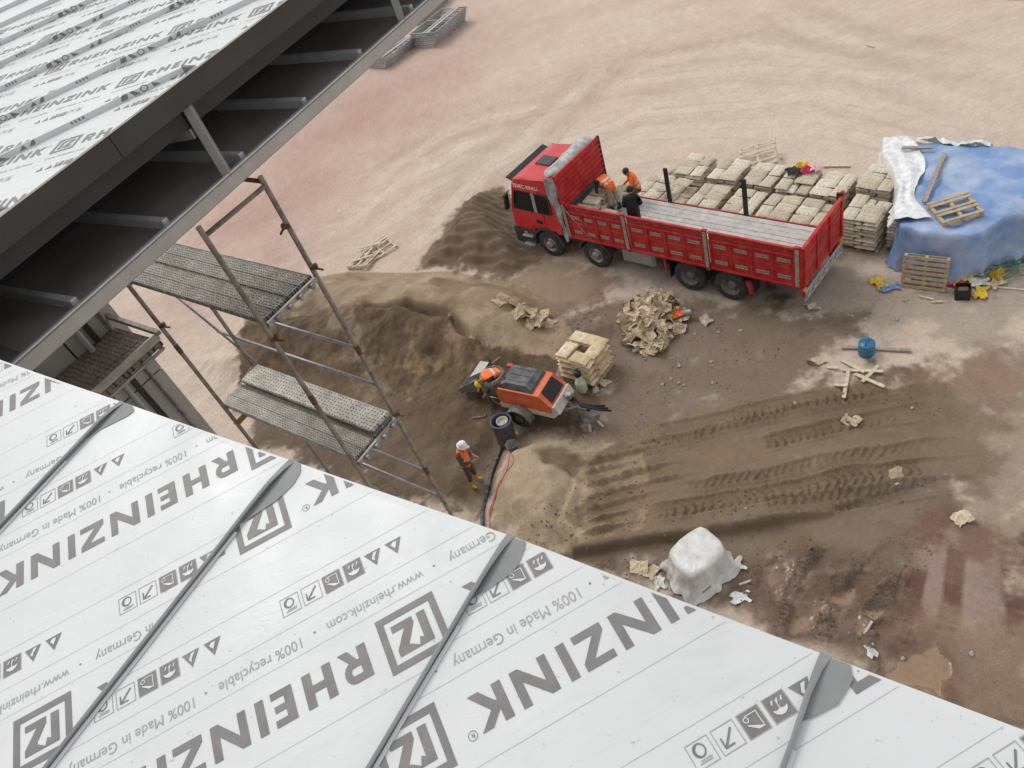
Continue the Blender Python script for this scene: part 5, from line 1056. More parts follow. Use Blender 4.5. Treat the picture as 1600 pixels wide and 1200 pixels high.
# white sheet along the left edge of the tarpaulin
def hem(u, v):
    path = [(8.45, 6.9), (8.75, 6.1), (9.40, 5.2), (9.80, 4.5), (10.0, 3.7), (10.22, 3.05)]; k = u * (len(path) - 1); i = min(int(k), len(path) - 2); f = k - i
    l = path[i][0] * (1 - f) + path[i + 1][0] * f; y = path[i][1] * (1 - f) + path[i + 1][1] * f
    wv = .22 * float(fbm(np.array([u * 6.0]), np.array([v * 2.5]), 1.6, 3, 201)[0]) + .03 * math.sin(u * 9 + v * 16)
    if v < .55: kk = v / .55; w_ = tp(l + .85 * (1 - kk) * (.75 + .35 * math.sin(u * 7)) - .02, y + .25 * (1 - kk), 1.57 + wv * .5 + .02 * math.sin(v * 24 + u * 5)); return (w_.x, w_.y, w_.z - tz0)
    kk = (v - .55) / .45; w_ = tp(l - .04 - .10 * kk + wv * kk, y - .05 * kk, 1.56 - (.55 + .25 * math.sin(u * 5)) * kk + wv * .5); return (w_.x, w_.y, w_.z - tz0)
b = MB(); b.grid(60, 22, hem); o = b.build('plastic_sheet', m_wplast); tag(o, 'white plastic sheet hanging off the left edge of the blue tarpaulin', 'sheet')
def hem2(u, v):
    w_ = tp(9.3 + 2.0 * u, 7.0 + .45 * v + .08 * math.sin(u * 9), 1.58 + .30 * float(fbm(np.array([u * 7]), np.array([v * 2]), 1.5, 3, 250)[0]) - .35 * v * v); return (w_.x, w_.y, w_.z - tz0)
b = MB(); b.grid(30, 10, hem2); o = b.build('plastic_sheet', m_wplast); tag(o, 'white plastic sheet crumpled along the far edge of the blue tarpaulin', 'sheet')
def plank(p, q, w, h, label, m=m_palnew, cat='plank', group=None):
    b = MB(); p, q = V(p), V(q); c = (p + q) / 2; b.beam(p - c, q - c, w, h, bev=.004); o = b.build('plank', m); o.location = c; return tag(o, label, cat, group)
w0, w1 = tp(10.65, 3.85, 1.62 - tz0), tp(10.35, 6.3, 1.62 - tz0); plank(w0, w1, .12, .06, 'long plank lying across the top of the blue tarpaulin', m_woodold)
w0, w1 = tp(9.15, 6.35, 1.64 - tz0), tp(9.95, 6.55, 1.62 - tz0); plank(w0, w1, .12, .05, 'short plank on the far left corner of the blue tarpaulin', m_woodold)
w_ = tp(11.45, 3.75); pallet((w_.x, w_.y, 1.56), (R(3), R(-3), TH + .75), 'broken pallet lying on top of the blue tarpaulin', None, 1.05, .95, m_pal, (1, 4))
w_ = tp(11.28, 2.42); pallet((w_.x, w_.y, gh(w_.x, w_.y) + .50), (R(82), 0, TH + .12), 'pallet leaning upright against the front of the blue tarpaulin', None, 1.12, 1.0, m_pal)
w_ = tp(4.1, 7.15); pallet((w_.x, w_.y, gh(w_.x, w_.y) + .22), (R(16), R(-12), TH + .45), 'pale empty pallet lying behind the cement stacks', None, 1.3, 1.2, m_palnew, (2, 5), 6)
w0, w1 = tp(6.0, 7.2, .06 - tz0), tp(7.2, 7.5, .06 - tz0); plank((w0.x, w0.y, .05), (w1.x, w1.y, .05), .1, .05, 'plank on the ground behind the cement stacks', m_palnew)
# bag with clothes on the stacks
t_ = thing('clothes_bundle', 'yellow, red and black clothes bundled on top of a cement stack', 'clothes', tp(6.55, 5.15, 1.22 - tz0), TH)
for nm, cx, cy, sx_, m in (('yellow_cloth', .0, .18, .20, mat('yellow_cloth', (.75, .5, .03), .8)), ('red_cloth', .22, .0, .2, mat('red_cloth', (.55, .03, .08), .8)), ('pink_cloth', .48, .1, .2, mat('pink_cloth', (.75, .42, .48), .7)), ('black_cloth', -.12, -.18, .22, m_blk)):
    b = MB(); b.grid(12, 12, lambda u, v: (cx + (u - .5) * sx_ * 2 * (1 + .3 * math.sin(7 * v + cx * 9)), cy + (v - .5) * sx_ * 1.7 * (1 + .3 * math.sin(8 * u + cy * 7)), .08 + .22 * float(fbm(np.array([u * 4 + cx * 9]), np.array([v * 4 + cy * 9]), 1, 3, 77)[0]) + .10 * (1 - (2 * u - 1) ** 2) * (1 - (2 * v - 1) ** 2)), 0, False); b.build(nm, m, t_)
# plastic wrapped block in the foreground
m_wrap = mat('dirty_white_wrap', (.50, .485, .455), .32, 0, .12, 2.2, .35, 7, col2=(.74, .73, .71), bdist=.05, detail=8)
WC = (2.38, 8.86)
wp = [(WC[0] + a * math.cos(.35) - c_ * math.sin(.35), WC[1] + a * math.sin(.35) + c_ * math.cos(.35)) for a, c_ in ((-.52, -.40), (-.1, -.47), (.42, -.42), (.55, -.1), (.52, .40), (.1, .48), (-.45, .42), (-.56, .05))]
b, E2, c2_ = cover(wp, .76, 240, 14, 18, .20, 9, .036, .014, None, 70, 1.5); o = b.build('wrapped_block', m_wrap); tag(o, 'dirty white plastic wrapped block on the mud near the roof edge', 'wrapped block')
for nm, x, y, sc_, lb, m in (('plastic_scrap', 3.02, 8.62, .8, 'white plastic scrap beside the wrapped block on its right', m_wrap), ('plastic_scrap', 1.42, 8.9, .6, 'white plastic scrap at the left foot of the wrapped block', m_wrap), ('plastic_scrap', 2.84, 7.88, .62, 'white rag on the mud below the wrapped block', m_wplast), ('plastic_scrap', 4.55, 5.9, .4, 'small grey plastic scrap in the churned mud', m_wrap)):
    rr = random.Random(x); b = MB(); f1, f2 = rr.uniform(5, 9), rr.uniform(4, 8)
    b.grid(10, 10, lambda u, v: ((u - .5) * .6 * (1 + .2 * math.sin(9 * v)), (v - .5) * .42 * (1 + .25 * math.sin(8 * u + 2)), .05 + .05 * math.sin(f1 * u * 2) * math.sin(f2 * v * 2))); o = b.build(nm, m); o.location = (x, y, gh(x, y)); o.scale = (sc_,) * 3; o.rotation_euler = (.1, .1, x); tag(o, lb, 'scrap')
t_ = thing('plastic_basket', 'small grey slotted basket leaning on the wrapped block', 'basket', (2.26, 8.22, gh(2.26, 8.2)), .3)
b = MB()
for k in range(5): b.box((-.10 + .05 * k, 0, .12), (.012, .02, .24))
for z in (.01, .12, .23): b.box((0, .003, z), (.23, .02, .022))
b.build('slotted_side', m_sheet, t_)
b = MB()
for k in range(4): b.box((-.10 + .066 * k, .16, .12), (.012, .02, .24))
for z in (.01, .23):
    b.box((0, .16, z), (.23, .02, .02)); b.box((-.11, .08, z), (.015, .16, .02)); b.box((.11, .08, z), (.015, .16, .02))
b.build('frame', m_sheet, t_)
# ------------------------------------------------------------------ plaster machine on the sand
m_orange = mat('machine_orange', (.62, .095, .02), .4, 0, .1, 3, col2=(.70, .16, .06))
m_hood = mat('black_hood', (.045, .047, .052), .35, 0, .3, 4, .05, 20, col2=(.12, .12, .125))
m_cream = mat('cream_paint', (.55, .52, .46), .5, 0, .15, 6)
m_mach = mat('machine_grey', (.13, .125, .115), .7, .2, .3, 9, col2=(.24, .22, .19))
MA = math.atan2(-1.13, 1.18); MO = V((-.47, 15.38, 0)); mz = gh(.4, 15.2)
mach = thing('plaster_machine', 'orange towable plaster machine with black hood on the wet sand', 'machine', (MO.x, MO.y, mz), MA)
def MP(nm, b, m, par=None): return b.build(nm, m, par or mach)
def mw(x, y, z=0): return V((MO.x + x * math.cos(MA) - y * math.sin(MA), MO.y + x * math.sin(MA) + y * math.cos(MA), mz + z))
# body: x 0..1.65 along, y 0..0.95 away from the viewer
side = [(0, .60), (1.52, .55), (1.66, .72), (1.60, .80), (1.40, 1.02), (.15, 1.06), (-.02, .95)]
b = MB(); b.prism([(0.0, .58), (1.60, .56), (1.66, .80), (1.34, 1.16), (.06, 1.16), (-.04, 1.02)], .0, .95, lambda x, z, y: (x, y + .04 * max(0, z - .9) * (1 if y < .4 else -1), z)); body = MP('body', b, m_orange)
b = MB(); hp = [(.06, 1.14), (.10, 1.24), (.30, 1.33), (.95, 1.33), (1.10, 1.25), (1.14, 1.14)]
b.prism(hp, .05, .92, lambda x, z, y: (x, y + (.10 * (z - 1.14) / .2 if y < .5 else -.10 * (z - 1.14) / .2), z)); hood = MP('hood', b, m_hood)
for y in (.28, .5, .72):
    k = MB(); k.box((.62, y, 1.335), (.62, .03, .016), bev=.005); MP('hood_rib', k, m_hood, hood)
k = MB(); k.box((.16, .34, 1.255), (.06, .10, .06)); MP('hood_vent', k, m_blk, hood)
b = MB(); b.add([(1.642, .14, .86), (1.642, .84, .86), (1.36, .80, 1.175), (1.36, .18, 1.175)], [[0, 1, 2, 3]]); b.add([(1.60, .18, .86), (1.60, .80, .86), (1.34, .77, 1.15), (1.34, .21, 1.15)], [[0, 1, 2, 3]]); MP('radiator_opening', b, m_blk, body)
b = MB(); b.prism([(1.40, .50), (1.86, .58), (1.74, .84), (1.655, .80), (1.60, .60)], .02, .93, lambda x, z, y: (x, y, z)); MP('front_panel', b, m_cream, body)
b = MB(); b.prism([(-.02, .44), (1.66, .42), (1.80, .58), (-.02, .60)], -.012, .962, lambda x, z, y: (x, y, z)); MP('chassis', b, m_cream)
for y0, sg in ((-.16, 1), (1.11, -1)):
    b = MB(); b.lathe([(.15, -.09), (.26, -.09), (.31, -.06), (.315, 0), (.31, .06), (.26, .09), (.15, .09)], (.62, y0, .315), (0, 1, 0), 26); wh = MP('wheel', b, m_tyre)
    b = MB(); b.lathe([(0, .07 * sg * -1), (.06, .075 * sg * -1), (.12, .05 * sg * -1), (.15, .07 * sg * -1), (.155, 0)], (.62, y0, .315), (0, 1, 0), 20); MP('rim', b, m_mach, wh)
    b = MB(); A = [R(a) for a in np.linspace(-5, 185, 15)]; yy0, yy1 = (y0 - .13, y0 + .14)
    b.add([(.62 + .385 * math.cos(a), y, .315 + .385 * math.sin(a)) for y in (yy0, yy1) for a in A], [[i, i + 1, 16 + i, 15 + i] for i in range(14)]); b.add([(.62 + rr_ * math.cos(a), yy0, .315 + rr_ * math.sin(a)) for rr_ in (.385, .345) for a in A], [[i, i + 1, 16 + i, 15 + i] for i in range(14)]); MP('mudguard', b, m_mach, None)
b = MB(); b.beam((1.7, .45, .50), (2.42, .50, .44), .09, .08, bev=.01); b.beam((1.7, .2, .50), (2.1, .45, .48), .06, .06); b.beam((1.7, .75, .50), (2.1, .52, .48), .06, .06); dbar = MP('drawbar', b, m_mach)
b = MB(); b.lathe([(.0, 0), (.055, .0), (.06, .06), (.045, .10), (0, .11)], (2.44, .50, .42), (.2, 0, 1), 12); MP('coupling', b, m_blk, dbar)
for q in range(3):
    b = MB(); b.tube([(1.75, .55 + .05 * q, .62), (2.0, .62 + .03 * q, .60), (2.25, .58 - .04 * q, .52), (2.55 + .1 * q, .70 - .05 * q, .40), (2.75 + .12 * q, .85 - .06 * q, .30)], .030, 8); MP('hose', b, m_black, dbar)
b = MB(); b.tube([(2.1, .47, .46), (2.1, .47, .03)], .03, 8); b.box((2.1, .47, .02), (.16, .16, .02)); MP('jack_leg', b, m_mach, dbar)
b = MB(); b.box((1.86, .60, .74), (.20, .16, .16), bev=.02); b.tube([(1.9, .52, .66), (1.9, .44, .9)], .02, 7); MP('control_box', b, m_sheet, dbar)
b = MB(); b.box((.02, .86, 1.20), (.20, .12, .10), bev=.015); MP('beacon', b, mat('red_plastic', (.5, .03, .02), .4), body)
# mixing vessel with skip at the left end
b = MB(); b.lathe([(.0, -.42), (.36, -.42), (.42, -.36), (.42, .10), (.36, .22), (.30, .24), (.30, .20), (.38, .08), (.38, -.36), (0, -.36)], (-.55, .62, .75), (0, 0, 1), 22); b.beam((-.2, .4, .5), (.1, .4, .5), .1, .1); b.beam((-.2, .8, .5), (.1, .8, .5), .1, .1); ves = MP('mixing_vessel', b, m_mach)
for y in (.35, .9):
    b = MB(); b.beam((-.75, y, .40), (-.75, y, .02), .05, .05); MP('support_leg', b, m_mach, ves)
b = MB(); skp = [(-1.75, .10), (-1.62, .06), (-.95, .30), (-.95, .72), (-1.15, .66)]
b.add([(x, y, z) for y in (.42, 1.28) for x, z in ((-1.95, .16), (-1.80, .06), (-1.05, .34), (-.98, .84))], [[0, 1, 5, 4], [1, 2, 6, 5], [2, 3, 7, 6], [0, 3, 2, 1], [4, 5, 6, 7]]); sk = MP('loading_skip', b, m_mach)
b = MB(); b.add([(-1.42, .62, .66), (-1.46, 1.30, .64), (-.96, 1.12, .88), (-.92, .74, .90), (-1.38, .66, .50), (-1.42, 1.26, .48), (-.96, 1.08, .62), (-.93, .78, .64)], [[0, 1, 2, 3], [0, 4, 5, 1], [1, 5, 6, 2], [0, 3, 7, 4]]); MP('chute', b, mat('bright_sheet', (.50, .49, .46), .5, .4, .15, 9), sk)
b = MB(); b.lathe([(.17, 0), (.19, .0), (.19, .16), (.17, .16), (.17, 0)], (-.90, .92, .66), (1, 0, .4), 16); MP('chute_mouth', b, m_mach, sk)
b = MB(); b.tube([(-.1, .1, .62), (-.30, .0, .75), (-.36, .10, .45), (-.2, .15, .30), (.0, .05, .35)], .02, 7); MP('cable', b, m_sheet)
# spade leaning on the skip
t_ = thing('spade', 'long handled spade leaning over the loading skip', 'spade', tuple(mw(-1.15, 1.2, .55))); a_ = V((-.05, 16.51, 1.2 + mz)) - mw(-1.15, 1.2, .55)
b = MB(); b.tube([(0, 0, 0), a_], .016, 8); b.build('handle', m_pal, t_); b = MB(); b.box(a_ * -.08, (.20, .03, .26), a_.to_track_quat('Z', 'Y').to_matrix(), bev=.008); b.build('blade', m_mach, t_)
# drum, bucket, sprayer
bx_, by_ = -.70, 14.72; t_ = thing('water_drum', 'blue black plastic drum with a rim in front of the machine wheel', 'drum', (bx_, by_, gh(bx_, by_)))
b = MB(); b.lathe([(0, 0), (.24, 0), (.27, .05), (.285, .45), (.29, .78), (.31, .80), (.31, .84), (.28, .84), (.265, .80), (.26, .30), (0, .30)], (0, 0, 0), (.06, 0, 1), 26); b.build('body', mat('dusty_black_plastic', (.05, .052, .056), .6, 0, .3, 8, col2=(.13, .125, .12)), t_)
b = MB(); b.lathe([(.255, .842), (.315, .842), (.318, .86), (.25, .86), (.25, .842)], (0, 0, 0), (.06, 0, 1), 26); b.build('rim', mat('dark_blue_plastic', (.03, .05, .13), .5), t_)
t_ = thing('white_bucket', 'white bucket of sandy water standing in the drum', 'bucket', (bx_ + .06, by_ + .02, gh(bx_, by_) + .32)); b = MB(); b.lathe([(0, 0), (.12, 0), (.15, .36), (.165, .37), (.165, .50), (.15, .50), (.14, .40), (0, .40)], (0, 0, 0), (.04, 0, 1), 22); b.build('body', m_cream, t_); b = MB(); b.lathe([(0, .43), (.145, .43)], (0, 0, 0), (0, 0, 1), 20); b.build('contents', mat('sand_water', (.36, .30, .22), .3), t_)
def bucket(x, y, label, m, r0=.11, h=.26, tilt=0, name='bucket'):
    t_ = thing(name, label, 'bucket', (x, y, gh(x, y))); t_.rotation_euler = (tilt, tilt * .3, x)
    b = MB(); b.lathe([(0, .01), (r0, .01), (r0 * 1.25, h), (r0 * 1.32, h), (r0 * 1.32, h - .02), (r0 * 1.2, h - .02), (r0 * .95, .03), (0, .03)], (0, 0, 0), (0, 0, 1), 20); b.build('body', m, t_)
    b = MB(); b.tube([(r0 * 1.25 * math.cos(a), .06, h + r0 * .9 * math.sin(a)) for a in np.linspace(0, math.pi, 9)], .005, 5); b.build('handle', m_blk, t_); return t_
bucket(-.62, 14.22, 'grey mortar bucket standing below the drum', mat('cement_grey', (.30, .29, .27), .85, 0, .25, 12), .125, .28)
t_ = thing('pressure_sprayer', 'pale green pressure sprayer with black top beside the tan sacks', 'sprayer', (1.80, 15.36, gh(1.8, 15.36)))
b = MB(); b.lathe([(0, 0), (.14, 0), (.16, .03), (.16, .34), (.13, .42), (.09, .46), (.085, .62), (0, .62)], (0, 0, 0), (0, 0, 1), 22); b.build('tank', mat('pale_green_plastic', (.50, .53, .40), .45, 0, .12, 8), t_); b = MB(); b.lathe([(.095, .62), (.10, .64), (.10, .74), (.06, .78), (0, .78)], (0, 0, 0), (0, 0, 1), 16); b.tube([(-.08, 0, .86), (.08, 0, .86)], .018, 7); b.tube([(0, 0, .76), (0, 0, .86)], .014, 6); b.build('pump_head', m_blk, t_)
# concrete foot and props under the drawbar
t_ = thing('timber_trestle', 'small timber trestle with a flat stone under the machine drawbar', 'trestle', (1.62, 14.08, gh(1.62, 14.1)))
b = MB(); b.lathe([(0, .26), (.22, .26), (.25, .28), (.24, .31), (0, .31)], (0, 0, 0), (.1, 0, 1), 11); b.build('flat_stone', m_mach, t_)
for x, y in ((.16, -.16), (-.08, -.16), (.0, .15)):
    b = MB(); b.beam((x * 1.5, y * 1.5, .0), (x * .7, y * .7, .27), .06, .05); b.build('leg', m_palnew, t_)
# mortar hose and cables
def ground_path(pts, lift): return [(x, y, gh(x, y) + lift) for x, y in pts]
def smooth(pts, n=6):
    out = []
    for i in range(len(pts) - 1):
        p0, p1, p2, p3 = (V((*pts[max(i - 1, 0)], 0)), V((*pts[i], 0)), V((*pts[i + 1], 0)), V((*pts[min(i + 2, len(pts) - 1)], 0)))
        for k in range(n):
            t = k / n; q = .5 * ((2 * p1) + (p2 - p0) * t + (2 * p0 - 5 * p1 + 4 * p2 - p3) * t * t + (3 * p1 - p0 - 3 * p2 + p3) * t ** 3); out.append((q.x, q.y))
    return out + [pts[-1]]
hp_ = smooth([(-.62, 14.95), (-.82, 14.80), (-1.0, 14.6), (-1.24, 14.25), (-1.45, 13.9), (-1.66, 13.4), (-1.86, 12.85), (-1.98, 12.3), (-2.15, 11.4), (-2.4, 10.2)])
b = MB(); b.tube(ground_path(hp_, .055), .055, 10); o = b.build('mortar_hose', mat('hose_rubber', (.055, .055, .057), .55, 0, .3, 9, col2=(.22, .20, .17), split=(.45, .75))); tag(o, 'thick black mortar hose running from the machine to the building', 'hose')
for k, off in enumerate((0, .10)):
    cp = smooth([(-.55, 14.9), (-.74 + off, 14.62), (-.70 + off, 14.2), (-.80 + off, 13.85 + off), (-.92 + off * 2, 13.5), (-1.22, 13.15 + off), (-1.45 + off * .5, 12.95), (-1.72, 12.6 - off), (-1.84, 12.1), (-2.0, 11.4)])
    b = MB(); b.tube(ground_path(cp, .015), .011, 6); o = b.build('red_cable', mat('red_cable', (.55, .12, .08), .6)); tag(o, ('thin red cable lying nearest the mortar hose' if not k else 'thin red cable looping away to the right of the mortar hose'), 'cable')
b = MB(); b.tube([(-1.42, 15.98, gh(-1.42, 15.98) + .03), (-1.08, 15.80, gh(-1.08, 15.8) + .03)], .016, 6); b.tube([(-1.08, 15.80, gh(-1.08, 15.8) + .03), (-1.02, 15.88, gh(-1, 15.9) + .03)], .02, 6); o = b.build('hand_tool', m_sheet); tag(o, 'small metal hand tool lying on the sand left of the drum', 'tool')
# ------------------------------------------------------------------ yard bits
def gp(x, y, l=.03): return (x, y, gh(x, y) + l)
plank(gp(8.46, 13.33, .05), gp(9.80, 12.40, .05), .10, .06, 'long plank under the blue jerrycan', m_woodold)
t_ = thing('jerrycan', 'blue plastic jerrycan standing on the plank', 'jerrycan', gp(8.86, 12.86, .02), .5)
m_can = mat('blue_plastic', (.03, .17, .30), .4, 0, .15, 5)
b = MB(); b.lathe([(0, 0), (.18, 0), (.205, .03), (.205, .15), (.195, .17), (.205, .19), (.205, .34), (.195, .37), (.0, .375)], (0, 0, 0), (0, 0, 1), 20); b.build('body', m_can, t_)
b = MB(); b.lathe([(.05, .40), (.05, .46), (0, .46)], (.08, .05, 0), (0, 0, 1), 12); b.build('cap', m_can, t_); b = MB(); b.tube([(-.12, -.03, .38), (-.10, -.02, .47), (.02, .0, .48), (.05, .02, .40)], .018, 7); b.build('handle', m_can, t_)
for (x0, y0, x1, y1, lb) in ((8.22, 12.95, 8.42, 12.25, 'pale board nearest the jerrycan in the broken timber pile'), (8.05, 12.62, 8.80, 12.05, 'board lying across the middle of the broken timber pile'), (7.55, 11.75, 8.18, 12.55, 'thin board at the left of the broken timber pile'), (8.22, 12.35, 8.50, 11.55, 'crooked board pointing to the tyre tracks in the timber pile'), (8.20, 12.00, 8.82, 12.28, 'short board crossing at the right of the timber pile'), (7.80, 12.9, 7.98, 12.70, 'wood chip left of the timber pile'), (7.62, 12.25, 7.82, 12.02, 'wood chip between timber pile and flat sack')):
    plank(gp(x0, y0, .04), gp(x1, y1, .09), .09, .035, lb, m_palnew, 'board')
for k, (x0, y0, x1, y1, lb) in enumerate(((12.75, 13.45, 13.7, 12.5, 'long pale pole on the ground right of the blue tarpaulin'), (11.15, 14.05, 11.35, 13.75, 'small stick left of the black crate'), (11.25, 13.70, 11.5, 13.55, 'short stick beside the black crate'), (2.95, 8.15, 3.2, 8.12, 'thin stick right of the wrapped block'), (4.62, 6.25, 4.92, 6.45, 'stick in the churned mud'), (24.0, 27.2, 24.4, 26.6, 'stick near the upper right corner'), (18.4, 27.9, 18.5, 27.5, 'stick on the dry yard at upper right'))): plank(gp(x0, y0, .03), gp(x1, y1, .04), .05, .04, lb, m_palnew, 'stick')
# broken pallets by the sand bank
pallet((-2.95, 26.95, gh(-2.95, 26.95)), (R(4), R(-3), .35), 'broken pallet lying flat at the sand bank, rear one of two', None, 1.2, 1.1, m_palnew, (1, 3))
pallet((-3.62, 26.55, gh(-3.62, 26.5) + .02), (R(-5), R(6), .9), 'broken pallet lying flat at the sand bank, nearer one of two', None, 1.1, 1.0, m_palnew, (2, 4))
for x0, y0, x1, y1, z in ((-3.7, 27.3, -2.6, 26.9, .3), (-3.9, 26.2, -3.0, 27.2, .22), (-4.1, 26.6, -3.2, 26.4, .25)): plank((x0, y0, gh(x0, y0) + z * .8), (x1, y1, gh(x1, y1) + z), .09, .025, 'loose board on the broken pallets by the sand bank', m_palnew, 'board', 'loose boards on the broken pallets')
# stacked scaffold frames far off
m_alu = mat('galvanised_frames', (.33, .335, .33), .5, .5, .15, 8, col2=(.46, .46, .45))
def frames(loc, rz, n, label, L=2.6, Wd=1.0):
    t_ = thing('scaffold_frame_stack', label, 'frames', (loc[0], loc[1], gh(loc[0], loc[1])), rz)
    for k in range(n):
        b = MB(); z = .05 + .075 * k; dx = .05 * math.sin(k * 2.1); dy = -.04 * k
        for y in (-Wd / 2, Wd / 2): b.tube([(-L / 2 + dx, y + dy, z), (L / 2 + dx, y + dy, z)], .03, 7)
        for x in (-L / 2 + .05, 0, L / 2 - .05): b.tube([(x + dx, -Wd / 2 + dy, z), (x + dx, Wd / 2 + dy, z)], .025, 6)
        if k == n - 1: b.box((dx, dy - .32, z), (L, .2, .03)); b.box((dx, dy - .05, z), (L, .12, .03))
        b.build('frame', m_alu, t_)
frames((.45, 47.6), R(38), 9, 'stack of grey scaffold frames on the red ground, nearest the steel eave', 2.7, 1.5)
frames((3.55, 48.4), R(44), 12, 'larger stack of grey scaffold frames on the red ground', 3.4, 1.9)
frames((3.6, 53.2), R(50), 8, 'stack of scaffold frames at the top edge behind the larger stack', 3.6, 1.6)
# rubbish by the tarpaulin
t_ = thing('black_crate', 'black and green crate standing below the tarpaulin corner', 'crate', gp(12.02, 13.52, 0), -.6)
b = MB()
for x, y, sx_, sy_ in ((0, -.16, .36, .02), (0, .16, .36, .02), (-.17, 0, .02, .34), (.17, 0, .02, .34)): b.box((x, y, .17), (sx_, sy_, .34), bev=.006)
b.box((0, 0, .02), (.34, .32, .03)); b.build('box', m_blk, t_); b = MB(); b.box((0, 0, .20), (.30, .28, .10), bev=.04); b.build('contents', mat('rusty_scrap', (.2, .11, .06), .8, 0, .4, 15), t_)
m_yel = mat('yellow_plastic', (.70, .48, .03), .5, 0, .15, 8)
bucket(13.05, 13.78, 'yellow bucket tipped over in the rubbish by the tarpaulin', m_yel, .15, .26, 1.1)
for k, (x, y, m, lb) in enumerate(((12.35, 14.05, m_yel, 'yellow plastic sheet crumpled below the leaning pallet'), (12.80, 14.15, m_yel, 'yellow plastic scrap at the tarpaulin hem'), (12.62, 13.70, m_wplast, 'white plastic bag in the rubbish by the tarpaulin'), (12.42, 13.35, m_yel, 'yellow plastic scrap behind the black crate'), (12.15, 13.95, mat('red_cloth', (.55, .03, .08), .8), 'small red cloth in the rubbish by the tarpaulin'), (12.95, 13.45, m_kraft, 'brown paper scrap beside the yellow bucket'), (10.62, 15.05, m_yel, 'yellow plastic scrap at the foot of the sheeted stack'), (10.75, 14.75, m_blue, 'torn blue tarpaulin scrap at the tarpaulin corner'))):
    rr = random.Random(k); f1, f2 = rr.uniform(5, 9), rr.uniform(4, 8); b = MB(); b.grid(10, 8, lambda u, v: ((u - .5) * .55 * (1 + .2 * math.sin(9 * v)), (v - .5) * .34 * (1 + .25 * math.sin(8 * u + 2)), .09 + .08 * math.sin(f1 * u * 2) * math.sin(f2 * v * 2))); o = b.build('scrap', m); o.location = gp(x, y, 0); o.rotation_euler = (0, 0, k * 1.3); o.scale = (.85,) * 3; tag(o, lb, 'scrap')
b = MB(); rr = random.Random(5)
for k in range(16):
    x, y = 13.55 + rr.uniform(-.25, .55), 13.85 + rr.uniform(-.35, .35); b.tube([(x + .35 * math.cos(a + k) * (1 + .2 * math.sin(3 * a)), y + .28 * math.sin(a + k), gh(x, y) + .06 + .05 * k / 16 + .08 * math.sin(2 * a + k)) for a in np.linspace(0, 4.5, 14)], .012, 5)
o = b.build('green_rope', mat('green_rope', (.10, .22, .16), .8)); tag(o, 'tangled green rope and net right of the yellow bucket', 'rope')
for k in range(14):
    b = MB(); rr = random.Random(k); 
# stones and rubble lumps that can be told apart
m_stone = mat('pale_rubble', (.42, .40, .37), .9, 0, .2, 20)
ST = [(2.12, 15.14, .13), (4.55, 14.95, .07), (4.15, 14.6, .05), (5.35, 14.62, .06), (4.28, 14.35, .06), (5.05, 13.9, .05), (9.55, 14.0, .06), (10.2, 13.6, .07), (10.0, 14.9, .05), (3.85, 14.5, .05), (4.35, 14.2, .05), (9.1, 15.3, .05), (8.7, 10.75, .05), (10.75, 9.35, .06), (5.85, 16.05, .07), (6.6, 15.35, .06), (6.05, 15.6, .05), (5.45, 15.9, .05), (2.05, 8.3, .05), (1.72, 8.55, .06), (6.5, 12.2, .05), (3.9, 9.7, .04), (10.8, 14.1, .06), (11.6, 15.5, .05), (9.35, 14.3, .05), (5.0, 5.6, .05), (6.1, 5.2, .05), (11.8, 22.6, .06)]
for k, (x, y, s_) in enumerate(ST):
    rr = random.Random(k); b = MB(); b.grid(7, 5, lambda u, v: (s_ * math.sin(math.pi * v) * math.cos(2 * math.pi * u) * (1 + .3 * math.sin(5 * u * 6.28 / 3 + k)), s_ * .8 * math.sin(math.pi * v) * math.sin(2 * math.pi * u), s_ * .55 * (1 - math.cos(math.pi * v)) * (1 + .2 * math.sin(9 * u + k))), 0, False); o = b.build('stone', m_stone); o.location = gp(x, y, -.01); o.rotation_euler = (0, 0, k); tag(o, 'pale rubble stone lying loose on the yard', 'stone', 'loose stones on the yard')
# fine crumbs of soil and gravel round the working area
b = MB(); rr = np.random.RandomState(3); nC = 16000
cx_ = rr.uniform(-5.5, 9.5, nC); cy_ = rr.uniform(5, 22, nC); keep = (fbm(cx_, cy_, .7, 3, 120) > .02) & (inpoly(cx_, cy_, YD['pitfloor']) | inpoly(cx_, cy_, YD['wet']) | inpoly(cx_, cy_, YD['mudruts']) | inpoly(cx_, cy_, YD['mound']))
for x, y in zip(cx_[keep], cy_[keep]):
    s_ = abs(rr.normal(.0, .014)) + .006; z = gh(x, y); a = rr.rand() * 6; c_, n_ = math.cos(a) * s_, math.sin(a) * s_
    b.add([(x + c_, y + n_, z), (x - n_, y + c_, z), (x - c_, y - n_, z), (x + n_, y - c_, z), (x + n_ * .3, y, z + s_ * 1.1)], [[0, 1, 4], [1, 2, 4], [2, 3, 4], [3, 0, 4]])
o = b.build('gravel', mat('soil_crumbs', (.17, .135, .10), .95, 0, .3, 1.2, col2=(.27, .225, .18))); o['kind'] = 'stuff'; tag(o, 'small crumbs of soil and gravel scattered over the yard', 'gravel')

